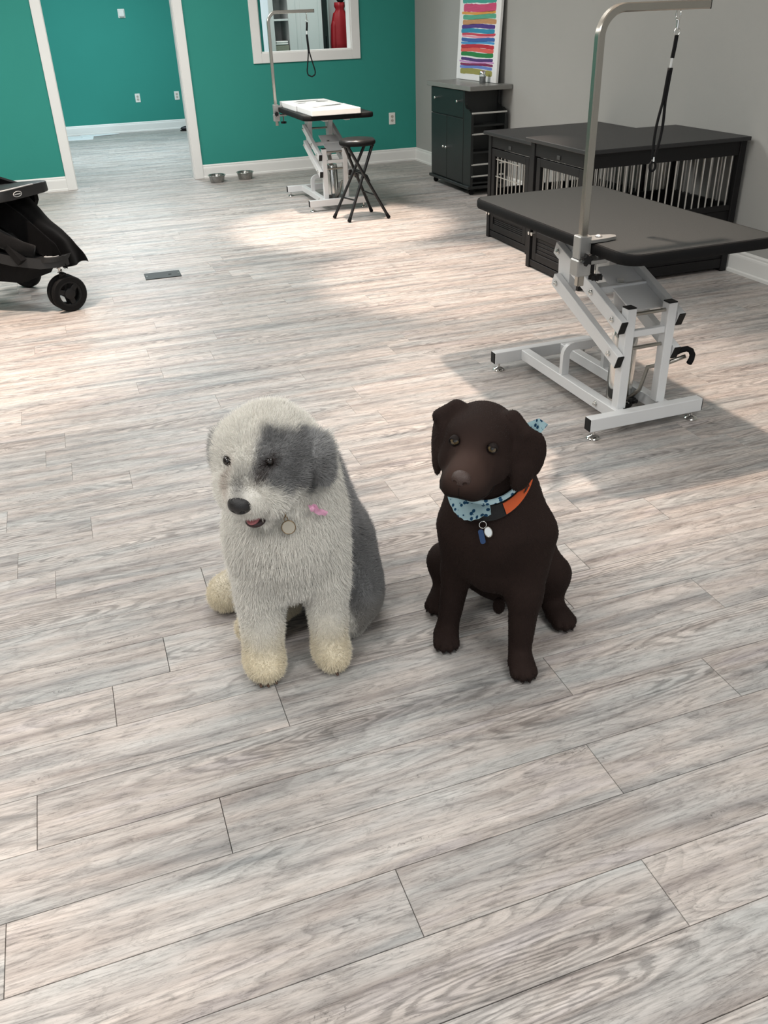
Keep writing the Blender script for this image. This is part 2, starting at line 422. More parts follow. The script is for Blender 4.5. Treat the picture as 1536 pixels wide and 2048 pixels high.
# ------------------------------------------------------------------ grooming tables
TOPZ = 0.745
def rounded_rect(x0, x1, y0, y1, r, n=8):
    pts = []
    for cx, cy, a0 in ((x1 - r, y1 - r, 0), (x0 + r, y1 - r, 90), (x0 + r, y0 + r, 180), (x1 - r, y0 + r, 270)):
        for i in range(n + 1):
            a = math.radians(a0 + 90 * i / n); pts.append((cx + r * math.cos(a), cy + r * math.sin(a)))
    return pts
def bolt(t, p, n, r=0.009):
    n = Vector(n).normalized(); p = Vector(p)
    b = MB(); b.lathe([(r * 1.25, 0), (r * 1.25, 0.003), (r, 0.003), (r, 0.007), (r * 0.45, 0.008), (r * 0.45, 0.013), (0.0001, 0.014)], 12, p, n)
    return b.build('bolt', CHROME, t, True)
def grooming_table(label, loc, rz, tx, ty, poleloc, elbow, armlen):
    """local frame: x across, y along; front (crank end) at -y"""
    t = thing('grooming_table', label, 'table', loc, rz, 'hydraulic grooming tables')
    x0, x1, y0, y1 = tx[0], tx[1], ty[0], ty[1]
    o = MB().prism(rounded_rect(x0 + 0.004, x1 - 0.004, y0 + 0.004, y1 - 0.004, 0.056), 0.004, Matrix.Translation((0, 0, TOPZ - 0.001))).build('tabletop', TABLE_TOP, t)
    rr = rounded_rect(x0, x1, y0, y1, 0.06)
    MB().sweep([(x, y, TOPZ - 0.017) for x, y in rr], [(-0.005, -0.017), (0.004, -0.017), (0.008, -0.01), (0.008, 0.01), (0.004, 0.017), (-0.005, 0.017)], closed=True, up=(0, 0, 1)).build('tabletop_edge', RUBBER, t, True)
    MB().prism(rounded_rect(x0 + 0.003, x1 - 0.003, y0 + 0.003, y1 - 0.003, 0.058), 0.028, Matrix.Translation((0, 0, TOPZ - 0.018))).build('tabletop_board', BLACK_PLASTIC, t)
    # floor frame
    zb0, zb1 = 0.036, 0.088
    for yy in (-0.395, 0.395):
        bar = MB().box2((-0.25, yy - 0.02, zb0), (0.25, yy + 0.02, zb1), 0.002).build('cross_bar', WHITE_STEEL, t)
        for s in (-1, 1):
            MB().box((s * 0.2515, yy, (zb0 + zb1) / 2), (0.004, 0.037, 0.048), 0.001).build('end_cap', BLACK_PLASTIC, bar)
    for s in (-1, 1):
        MB().box2((s * 0.1 - 0.02, -0.375, zb0 + 0.004), (s * 0.1 + 0.02, 0.375, zb1 - 0.002), 0.002).build('side_rail', WHITE_STEEL, t)
        bolt(t, (-0.12 if s < 0 else 0.12, -0.24, 0.064), (s, 0, 0))
    for sx in (-1, 1):
        for sy in (-1, 1):
            MB().lathe([(0.024, 0), (0.026, 0.003), (0.022, 0.009), (0.009, 0.013), (0.006, 0.016), (0.006, 0.040)], 18, (sx * 0.222, sy * 0.395, 0)).build('levelling_foot', CHROME, t, True)
    # arch stop bracket between the rails
    pts = [(-0.1, 0.04, zb1 - 0.01), (-0.1, 0.04, 0.17)] + [(-0.1 + 0.035 * (1 - math.cos(a)), 0.04, 0.17 + 0.035 * math.sin(a)) for a in (0.4, 0.8, 1.2, 1.57)] + \
          [(0.065, 0.04, 0.205)] + [(0.065 + 0.035 * math.sin(a), 0.04, 0.17 + 0.035 * math.cos(a)) for a in (0.4, 0.8, 1.2, 1.57)] + [(0.1, 0.04, zb1 - 0.01)]
    MB().sweep(pts, [(-0.016, -0.011), (0.016, -0.011), (0.016, 0.011), (-0.016, 0.011)], up=(0.0, 1, 0.0)).build('stop_bracket', WHITE_STEEL, t, True, 30)
    # uprights
    yu = -0.345
    for s in (-1, 1):
        u = MB().box2((s * 0.088 - 0.019, yu - 0.02, zb1 - 0.004), (s * 0.088 + 0.019, yu + 0.02, 0.472), 0.002).build('upright', WHITE_STEEL, t)
        MB().box((s * 0.088, yu, 0.474), (0.036, 0.038, 0.005), 0.001).build('end_cap', BLACK_PLASTIC, u)
    for z in (0.445, 0.315):
        MB().cyl((-0.07, yu, z), (0.07, yu, z), 0.007, 10).build('tie_rod', BRUSHED, t, True)
    MB().box2((-0.07, yu - 0.012, 0.36), (0.07, yu + 0.012, 0.385), 0.002).build('upright_brace', WHITE_STEEL, t)
    # parallel lift links
    ya, yb_ = -0.317, 0.09
    for s in (-1, 1):
        for za, zb, nm in ((0.299, 0.460, 'lower_link'), (0.428, 0.586, 'upper_link')):
            A, B = Vector((s * 0.124, ya, za)), Vector((s * 0.124, yb_, zb)); d = (B - A).normalized()
            l = MB().bar(A - d * 0.055, B + d * 0.03, 0.028, 0.052, 0.002).build(nm, WHITE_STEEL, t)
            m_ = MB().bar(A - d * 0.058, A - d * 0.054, 0.026, 0.05); m_.build('end_cap', BLACK_PLASTIC, l)
            for p in (A, B): bolt(t, p + Vector((s * 0.014, 0, 0)), (s, 0, 0))
        bolt(t, Vector((s * 0.138, -0.165, 0.49)), (s, 0, 0))
        # hanger plate below the top
        poly = [(yb_ - 0.045, 0.43), (yb_ + 0.035, 0.43), (yb_ + 0.045, 0.60), (yb_ + 0.10, 0.712), (yb_ - 0.10, 0.712), (yb_ - 0.05, 0.60)]
        MB().prism(poly, 0.035, PLX(s * 0.09)).build('hanger_plate', WHITE_STEEL, t)
        MB().box2((s * 0.09 - 0.02, y0 + 0.12, 0.69), (s * 0.09 + 0.02, y1 - 0.12, 0.713), 0.002).build('top_rail', WHITE_STEEL, t)
    for yy in (y0 + 0.16, y1 - 0.16):
        MB().box2((x0 + 0.06, yy - 0.02, 0.696), (x1 - 0.06, yy + 0.02, 0.714), 0.002).build('top_cross_rail', WHITE_STEEL, t)
    MB().box2((-0.112, -0.16, 0.475), (0.112, -0.10, 0.50), 0.002).build('link_crosspiece', WHITE_STEEL, t)
    A2, B2 = Vector((0.035, -0.29, 0.438)), Vector((0.035, -0.03, 0.538))
    MB().bar(A2, B2, 0.15, 0.006, 0.001).build('cover_plate', WHITE_STEEL, t)
    MB().cyl((-0.08, yb_, 0.586), (0.08, yb_, 0.586), 0.008, 10).build('tie_rod', BRUSHED, t, True)
    # hydraulic cylinder
    c = Vector((0.012, -0.20, 0.03))
    MB().lathe([(0.054, 0), (0.054, 0.012), (0.050, 0.016), (0.050, 0.28), (0.044, 0.30), (0.018, 0.305)], 28, c).build('hydraulic_cylinder', CHROME, t, True)
    MB().lathe([(0.06, 0.0), (0.06, 0.012)], 24, c + Vector((0, 0, -0.004))).build('cylinder_flange', BLACK_PLASTIC, t)
    MB().cyl(c + Vector((0, 0, 0.29)), (0.012, -0.14, 0.40), 0.017, 16).build('piston_rod', BRUSHED, t, True)
    MB().cyl((0.012, -0.14, 0.395), (0.012, -0.13, 0.50), 0.023, 16).build('piston_sleeve', WHITE_STEEL, t, True)
    MB().cyl((0.012, -0.13, 0.50), (0.012, -0.13, 0.512), 0.015, 6).build('piston_nut', CHROME, t)
    # foot pump lever with rubber grip
    lv = MB().tube([(0.02, -0.25, 0.06), (0.05, -0.28, 0.11), (0.07, -0.285, 0.20), (0.115, -0.35, 0.235), (0.165, -0.38, 0.262)], 0.008, 10).build('pump_lever', BRUSHED, t, True, 180)
    MB().tube([(x - 0.046, y, z) for x, y, z in ((0.165, -0.352, 0.262), (0.185, -0.356, 0.274), (0.203, -0.363, 0.283), (0.217, -0.374, 0.288), (0.225, -0.387, 0.284), (0.224, -0.40, 0.272), (0.214, -0.41, 0.26), (0.2, -0.417, 0.248))], 0.011, 12).build('lever_grip', RUBBER, lv, True, 180)
    MB().lathe([(0.014, 0), (0.014, 0.02), (0.008, 0.022), (0.008, 0.035)], 12, (0.03, -0.255, 0.06), (0.2, -1, 0.1)).build('pump_valve', BLACK_PLASTIC, t, True)
    # arm: clamp, square post with a bend, cap
    px, py = poleloc
    R = 0.075
    zt = elbow
    pts = [(px, py, TOPZ - 0.14), (px, py, zt - R)] + [(px + R * (1 - math.cos(a)), py, zt - R + R * math.sin(a)) for a in [math.radians(q) for q in range(9, 91, 9)]] + [(px + armlen, py, zt)]
    q = 0.0122; e = 0.003
    sq = [(-q, -q + e), (-q + e, -q), (q - e, -q), (q, -q + e), (q, q - e), (q - e, q), (-q + e, q), (-q, q - e)]
    post = MB().sweep(pts, sq, up=(0, 1, 0)).build('arm_post', mat('polished steel post', srgb(190, 185, 176), 0.24, 1.0, bump=0.03, bscale=200, var=0.04), t, True, 30)
    MB().box((px + armlen + 0.001, py, zt), (0.004, 0.025, 0.025), 0.001).build('end_cap', BLACK_PLASTIC, post)
    cl = MB()
    cl.box2((px - 0.022, py - 0.022, TOPZ - 0.05), (px + 0.022, py + 0.022, TOPZ + 0.025), 0.003)
    cl.box2((px - 0.026, py - 0.026, TOPZ - 0.105), (px + 0.026, py + 0.026, TOPZ - 0.05), 0.004)
    cl.box2((px + 0.02, py - 0.03, TOPZ - 0.068), (px + 0.085, py + 0.02, TOPZ - 0.052), 0.003)
    cl.build('arm_clamp', ALU, t)
    jaw = MB().prism([(px + 0.015, py - 0.032), (px + 0.07, py - 0.03), (px + 0.115, py - 0.02), (px + 0.125, py), (px + 0.115, py + 0.014), (px + 0.06, py + 0.03), (px + 0.015, py + 0.034)], 0.01, Matrix.Translation((0, 0, TOPZ + 0.0085))).build('clamp_jaw', ALU, t)
    MB().lathe([(0.012, 0), (0.012, 0.004), (0.006, 0.008)], 14, (px + 0.06, py, TOPZ + 0.0135)).build('jaw_rivet', ALU, jaw, True)
    def star(n, r0, r1):
        return [((r0 if i % 2 else r1) * math.cos(math.pi * i / n), (r0 if i % 2 else r1) * math.sin(math.pi * i / n)) for i in range(2 * n)]
    MB().prism(star(7, 0.013, 0.021), 0.016, PLY(py - 0.042) @ Matrix.Translation((px - 0.004, TOPZ - 0.045, 0))).build('clamp_knob', BLACK_PLASTIC, t)
    MB().cyl((px - 0.004, py - 0.034, TOPZ - 0.045), (px - 0.004, py - 0.02, TOPZ - 0.045), 0.006).build('knob_stem', CHROME, t)
    MB().cyl((px + 0.06, py - 0.005, TOPZ - 0.11), (px + 0.06, py - 0.005, TOPZ - 0.035), 0.006).build('clamp_screw', CHROME, t)
    MB().prism(star(7, 0.016, 0.024), 0.016, Matrix.Translation((px + 0.06, py - 0.005, TOPZ - 0.118))).build('clamp_knob', BLACK_PLASTIC, t)
    return t
T1, T2 = Vector((1.910, 2.905, 0)), Vector((2.12, 7.60, 0))
grooming_table('near white hydraulic grooming table in front of the dark dog crates', T1, math.radians(0.6), (-0.325, 0.258), (-0.635, 0.475), (-0.355, -0.415), 1.412, 0.372)
grooming_table('white hydraulic grooming table behind the folding stool, by the teal wall', T2, math.radians(-0.5), (-0.29, 0.275), (-0.60, 0.52), (-0.315, 0.30), 1.452, 0.39)

def noose(label, top, length, loop_w, open_from, sway, slide, strap=0.006, cord=0.0042):
    """snap hook, short strap, ring, long doubled cord; origin at the hanging point"""
    t = thing('grooming_noose', label, 'leash', top, 0.0, 'nooses hanging from the grooming arms')
    MB().tube([(0.0, 0.011 * math.sin(a) + 0.004 , -0.012 + 0.016 * math.cos(a)) for a in [math.radians(q) for q in range(0, 360, 30)]], 0.0022, 8, closed=True).build('snap_hook', CHROME, t, True, 180)
    MB().cyl((0, 0.002, -0.026), (0, 0.002, -0.05), 0.0045, 10).build('swivel', CHROME, t, True)
    MB().tube([(0.010 * math.sin(a), 0.0, -0.058 + 0.010 * math.cos(a)) for a in [math.radians(q) for q in range(0, 360, 30)]], 0.002, 8, closed=True).build('ring', CHROME, t, True, 180)
    nocol = BLACK_PLASTIC
    z1 = -0.066
    MB().sweep([(0, 0, z1), (-0.002, 0, z1 - 0.03), (-0.006, 0, z1 - 0.062)], [(-strap, -0.002), (strap, -0.002), (strap, 0.002), (-strap, 0.002)], up=(0, 1, 0)).build('strap', CLOTH_BLACK, t, True, 30)
    MB().cyl((-0.0065, 0, z1 - 0.062), (-0.0085, 0, z1 - 0.088), 0.0035, 8).build('clear_link', GLASSY, t, True)
    z0 = z1 - 0.088; n = 24
    left, right = [], []
    for i in range(n + 1):
        f = i / n; z = z0 + (slide - z0) * f
        w = 0.0035 + (0.5 * loop_w * math.sin(math.pi * min(1.0, max(0.0, (f - open_from) / (1 - open_from)))) ** 1.2 if f > open_from else 0.0) * (1.0 if slide > -length else 0.0)
        if slide <= -length: w = 0.0035 + 0.5 * loop_w * max(0.0, (f - open_from) / (1 - open_from)) ** 1.1 * math.sqrt(max(0.0, 1 - max(0.0, (f - 0.82) / 0.18) ** 2))
        left.append((-0.0085 + sway * f - w, 0.001, z)); right.append((-0.0085 + sway * f + w, -0.001, z))
    MB().tube(right + left[::-1], cord, 8).build('loop_cord', CLOTH_BLACK, t, True, 180)
    if slide > -length:
        xe = -0.0085 + sway
        MB().cyl((xe, 0, slide + 0.006), (xe, 0, slide - 0.008), 0.0055, 10).build('slide', CHROME, t, True)
        hh = (slide - 0.008 + length) / 2
        MB().tube([(xe + 0.011 * math.sin(a), 0.0, slide - 0.008 - hh + hh * math.cos(a)) for a in [math.radians(q) for q in range(0, 360, 20)]], 0.0042, 8, closed=True).build('end_loop', CLOTH_BLACK, t, True, 180)
    return t
CLOTH_BLACK = mat('black woven cord', srgb(22, 22, 23), 0.85, bump=0.5, bscale=500, var=0.15, vscale=60, spec=0.2)
GLASSY = mat('clear plastic link', srgb(200, 202, 200), 0.2, 0.0)
noose('black noose hanging from the near chrome arm in front of the grey wall', (1.831, 2.491, 1.400), 0.452, 0.015, 0.35, -0.022, -0.415, cord=0.0046)
noose('thin black noose hanging from the far chrome arm before the pass-through window', (2.135, 7.90, 1.438), 0.47, 0.085, 0.40, 0.02, -0.47, strap=0.008, cord=0.0055)

# ------------------------------------------------------------------ folding stool
def stool():
    c = Vector((2.168, 6.775, 0))
    t = thing('folding_stool', 'black folding stool with round padded seat beside the far grooming table', 'stool', c, 0.0)
    SZ = 0.595; SR = 0.138
    MB().lathe([(0.0001, SZ - 0.002), (SR * 0.7, SZ), (SR * 0.92, SZ - 0.004), (SR * 0.99, SZ - 0.014), (SR, SZ - 0.022)], 40).build('seat', mat('black vinyl seat', srgb(34, 34, 35), 0.3, bump=0.2, bscale=180, var=0.08), t, True, 60)
    MB().lathe([(SR, SZ - 0.018), (SR + 0.004, SZ - 0.026), (SR + 0.002, SZ - 0.04), (SR - 0.006, SZ - 0.048), (0.0001, SZ - 0.048)], 40).build('seat_rim', RUBBER, t, True, 60)
    blk = mat('black painted steel tube', srgb(24, 24, 25), 0.35, 0.2, var=0.1)
    zt = SZ - 0.046
    frames = [(((-0.105, -0.085, zt), (0.190, -0.130, 0.02)), ((-0.085, 0.085, zt), (0.150, 0.175, 0.02)), (0.70, 0.40)),
              (((0.105, -0.055, zt), (-0.130, -0.125, 0.02)), ((0.085, 0.055, zt), (-0.190, 0.075, 0.02)), (0.74, 0.36))]
    for la, lb, rungs in frames:
        for top, bot in (la, lb):
            leg = MB().tube([top, bot], 0.0118, 12).build('leg', blk, t, True)
            d = (Vector(bot) - Vector(top)).normalized()
            MB().lathe([(0.0125, -0.02), (0.0145, 0.0), (0.0155, 0.010), (0.012, 0.018)], 14, Vector(bot), d).build('rubber_foot', RUBBER, leg, True)
        for f in rungs:
            MB().tube([Vector(la[0]).lerp(Vector(la[1]), f), Vector(lb[0]).lerp(Vector(lb[1]), f)], 0.0065, 10).build('rung', blk, t, True)
    for x in (-0.095, 0.095):
        MB().box((x, 0, SZ - 0.052), (0.02, 0.19, 0.010), 0.002).build('seat_hinge', blk, t)
    MB().tube([(0.03, 0.1, 0.30), (0.02, 0.06, 0.335), (0.03, 0.0, 0.34), (0.05, -0.06, 0.325), (0.055, -0.10, 0.29)], 0.006, 8).build('locking_bail', blk, t, True, 180)
    return t
stool()

# ------------------------------------------------------------------ white panels on the far table
CANV = mat('white wrapped canvas', srgb(238, 238, 236), 0.7, bump=0.4, bscale=300, var=0.02)
INK = mat('grey printed smudge', srgb(120, 122, 116), 0.8, var=0.4, vscale=30)
def canvas_panel(label, lo, hi, z0, th, rz, marks):
    c = Vector(((lo[0] + hi[0]) / 2, (lo[1] + hi[1]) / 2, z0))
    t = thing('canvas_panel', label, 'canvas', c, rz, 'white canvases lying on the far table')
    w, d = hi[0] - lo[0], hi[1] - lo[1]
    MB().box((0, 0, th / 2), (w, d, th), 0.004, seg=2).build('stretched_canvas', CANV, t)
    for q, (mx, my, mw, md, a) in enumerate(marks):
        rnd = random.Random(q + int(c.y * 100))
        poly = [(mw * (0.8 + 0.4 * rnd.random()) * math.cos(u), md * (0.7 + 0.6 * rnd.random()) * math.sin(u)) for u in [2 * math.pi * i / 14 for i in range(14)]]
        MB().prism(poly, 0.0006, Matrix.Translation((mx, my, th + 0.0003)) @ Matrix.Rotation(a, 4, 'Z')).build('printed_motif', INK, t)
    return t
canvas_panel('white stretched canvas lying at the near end of the far grooming table', (1.875, 6.98), (2.275, 7.42), TOPZ + 0.001, 0.042, 0.0, [(0.05, 0.1, 0.1, 0.03, 0.2), (-0.08, 0.02, 0.06, 0.02, 0.0), (0.12, 0.16, 0.05, 0.02, 0.5)])
canvas_panel('white stretched canvas lying at the wall end of the far grooming table', (1.865, 7.43), (2.265, 7.98), TOPZ + 0.001, 0.042, 0.0, [(0.0, 0.12, 0.12, 0.03, 0.3), (0.1, 0.02, 0.05, 0.05, 0.1), (-0.09, -0.05, 0.05, 0.02, 0.4)])

# ------------------------------------------------------------------ bowls
for lbl, x, y in (('stainless steel pet bowl nearer the doorway casing', 1.425, 9.13), ('stainless steel pet bowl nearer the far grooming table', 1.72, 9.17)):
    t = thing('pet_bowl', lbl, 'bowl', (x, y, 0), 0, 'steel pet bowls by the baseboard')
    MB().lathe([(0.0001, 0.004), (0.055, 0.005), (0.062, 0.01), (0.074, 0.068), (0.083, 0.071), (0.088, 0.068), (0.0885, 0.064), (0.080, 0.062), (0.068, 0.006), (0.066, 0.0), (0.05, 0.0), (0.0001, 0.002)], 36).build('bowl', mat('bowl steel', srgb(165, 165, 162), 0.22, 1.0, bump=0.05), t, True, 50)
    MB().tube([(0.0865 * math.cos(2 * math.pi * i / 36), 0.0865 * math.sin(2 * math.pi * i / 36), 0.068) for i in range(36)], 0.003, 8, closed=True).build('rolled_rim', CHROME, t, True, 180)

# ------------------------------------------------------------------ storage cart with painting and jar
def cart():
    X0, X1, Y0, Yb0, Y1 = 3.325, 3.665, 7.195, 7.35, 8.08
    t = thing('kitchen_cart', 'black storage cart with grey top and side racks in the corner', 'cabinet', (X0, Yb0, 0))
    o = Vector((X0, Yb0, 0))
    blk = mat('black lacquered wood', srgb(24, 27, 27), 0.42, bump=0.12, bscale=90, var=0.12, vscale=10)
    L = lambda x, y, z: (x - o.x, y - o.y, z)
    MB().box2(L(X0 + 0.012, Yb0, 0.075), L(X1, Y1, 0.832), 0.002).build('body', blk, t)
    MB().box2(L(X0 - 0.025, Y0 - 0.02, 0.832), L(X1 + 0.03, Y1 + 0.05, 0.868), 0.003).build('top', mat('grey laminate top', srgb(128, 128, 124), 0.3, bump=0.05, var=0.06, vscale=14), t)
    MB().box2(L(X0 - 0.02, Y0 - 0.005, 0.052), L(X1, Y1 + 0.015, 0.077), 0.003).build('base_plinth', blk, t)
    # drawer and two doors on the front face (towards -x)
    ym = (Yb0 + Y1) / 2
    d = MB().box2(L(X0 - 0.002, Yb0 + 0.006, 0.615), L(X0 + 0.0115, Y1 - 0.006, 0.826), 0.002).build('drawer', blk, t)
    for yy in (7.45, 7.94):
        MB().lathe([(0.006, 0), (0.005, 0.012), (0.013, 0.018), (0.013, 0.024), (0.008, 0.03), (0.0001, 0.031)], 14, L(X0 - 0.002, yy, 0.742), (-1, 0, 0)).build('knob', CHROME, d, True)
    for y0, y1, ky in ((Yb0 + 0.006, ym - 0.003, ym - 0.03), (ym + 0.003, Y1 - 0.006, ym + 0.03)):
        dd = MB().box2(L(X0 - 0.002, y0, 0.082), L(X0 + 0.0115, y1, 0.608), 0.002).build('door', blk, t)
        MB().lathe([(0.006, 0), (0.005, 0.012), (0.013, 0.018), (0.013, 0.024), (0.008, 0.03), (0.0001, 0.031)], 14, L(X0 - 0.002, ky, 0.35), (-1, 0, 0)).build('knob', CHROME, dd, True)
    # scalloped rack ends towards the camera, shelves and rails
    prof = [(Yb0 - o.y, 0.077), (Y0 - o.y, 0.077), (Y0 - o.y, 0.64)] + [(Y0 - o.y + 0.09 * (1 - math.cos(a)), 0.64 + 0.05 * math.sin(a)) for a in (0.4, 0.8, 1.2, 1.57)] + \
           [(Y0 - o.y + 0.09 + 0.05 * math.sin(a), 0.69 + 0.06 * (1 - math.cos(a))) for a in (0.5, 1.0, 1.57)] + [(Y0 - o.y + 0.14, 0.832), (Yb0 - o.y, 0.832)]
    for x in (X0 + 0.012, X1 - 0.012):
        MB().prism(prof, 0.024, PLX(x - o.x)).build('rack_end', blk, t)
    for z in (0.10, 0.35, 0.56):
        MB().box2(L(X0 + 0.024, Y0 + 0.01, z - 0.008), L(X1 - 0.024, Yb0, z + 0.008), 0.001).build('rack_shelf', blk, t)
    for z in (0.66, 0.496, 0.252, 0.157):
        MB().cyl(L(X0 + 0.01, Y0 + 0.006, z), L(X1 - 0.004, Y0 + 0.006, z), 0.0075, 12).build('rack_rail', mat('pale rail', srgb(205, 205, 200), 0.35, 0.3), t, True)
    for x in (X0 + 0.03, X1 - 0.03):
        for y in (Y0 + 0.04, Y1 - 0.04):
            f = MB().lathe([(0.02, -0.011), (0.024, -0.006), (0.024, 0.006), (0.02, 0.011)], 16, L(x, y, 0.024), (0.3, 1, 0)).build('caster', RUBBER, t, True)
            MB().box(L(x, y, 0.044), (0.022, 0.03, 0.016), 0.002).build('caster_fork', BLACK_PLASTIC, f)
cart()
def painting():
    # leans on the grey wall, facing -x
    yb0, yb1, zb, h, tilt = 7.335, 8.165, 0.869, 0.95, math.radians(3.0)
    t = thing('striped_painting', 'white canvas painted with rainbow brush stripes leaning on the wall above the cart', 'painting', (3.622, (yb0 + yb1) / 2, zb))
    t.rotation_euler = (0, tilt, 0)
    w = yb1 - yb0
    MB().box2((-0.012, -w / 2, 0), (0.014, w / 2, h), 0.003).build('canvas', CANV, t)
    strokes = [((70, 165, 150), 1.540, 1.472, 0), ((208, 74, 118), 1.458, 1.404, 0), ((226, 160, 70), 1.402, 1.384, 0), ((88, 168, 138), 1.380, 1.348, 0), ((196, 144, 96), 1.344, 1.310, 0),
               ((78, 44, 130), 1.306, 1.278, 0), ((40, 140, 175), 1.272, 1.242, 0), ((205, 60, 80), 1.238, 1.222, 0), ((236, 150, 170), 1.220, 1.208, 0), ((52, 96, 168), 1.202, 1.176, 0), ((70, 150, 205), 1.174, 1.158, 0),
               ((190, 30, 50), 1.152, 1.126, 0), ((226, 96, 84), 1.124, 1.096, 0), ((32, 128, 62), 1.090, 1.060, 0), ((80, 46, 116), 1.046, 1.024, 0), ((205, 150, 205), 1.022, 1.010, 0),
               ((130, 30, 84), 1.006, 0.988, 0), ((110, 136, 205), 0.986, 0.966, 0), ((158, 152, 80), 0.960, 0.920, 0), ((90, 60, 150), 1.60, 1.555, 0), ((220, 90, 60), 1.66, 1.612, 0), ((60, 120, 190), 1.72, 1.672, 0)]
    for q, (c, z1, z0, _) in enumerate(strokes):
        r = random.Random(q); a0 = w / 2 - 0.075 + r.uniform(-0.02, 0.02); a1 = -w / 2 + 0.075 + r.uniform(-0.015, 0.015); hh = (z1 - z0) / 2 * 1.12; zm = (z0 + z1) / 2 - zb
        up, dn = [], []
        nn = 24
        for i in range(nn + 1):
            f = 0.5 - 0.5 * math.cos(math.pi * i / nn); y = a0 + (a1 - a0) * f
            rd = 0.35 + 0.65 * math.sqrt(max(0.0, 1 - (1 - min(f, 1 - f) / 0.03) ** 2)) if min(f, 1 - f) < 0.03 else 1.0
            up.append((y, zm + 0.004 * math.sin(f * 6 + q) + hh * rd * (1 + 0.08 * r.uniform(-1, 1))))
            dn.append((y, zm + 0.004 * math.sin(f * 6 + q) - hh * rd * (1 + 0.08 * r.uniform(-1, 1)) - 0.0002))
        MB().prism(up + dn[::-1], 0.0008, PLX(-0.0125)).build('brush_stroke', mat('paint stroke %d' % q, srgb(*c), 0.55, var=0.22, vscale=9, stretch=(1, 1, 14)), t)
painting()
def jar():
    t = thing('glass_jar', 'small glass jar with metal lid on the grey cart top', 'jar', (3.545, 7.455, 0.868))
    g = bpy.data.materials.new('clear jar glass'); g.use_nodes = True
    b = g.node_tree.nodes['Principled BSDF']; b.inputs['Transmission Weight'].default_value = 0.85; b.inputs['Roughness'].default_value = 0.08; b.inputs['Base Color'].default_value = (0.9, 0.95, 0.93, 1)
    MB().lathe([(0.0001, 0), (0.026, 0), (0.028, 0.004), (0.027, 0.03), (0.029, 0.052), (0.026, 0.066), (0.024, 0.070)], 20).build('glass', g, t, True)
    MB().lathe([(0.0001, 0.003), (0.024, 0.003), (0.023, 0.05), (0.0001, 0.052)], 18).build('white_contents', mat('white contents', srgb(225, 224, 220), 0.8), t, True)
    MB().lathe([(0.026, 0.068), (0.0265, 0.080), (0.022, 0.090), (0.010, 0.095), (0.0001, 0.096)], 20).build('lid', CHROME, t, True)
jar()
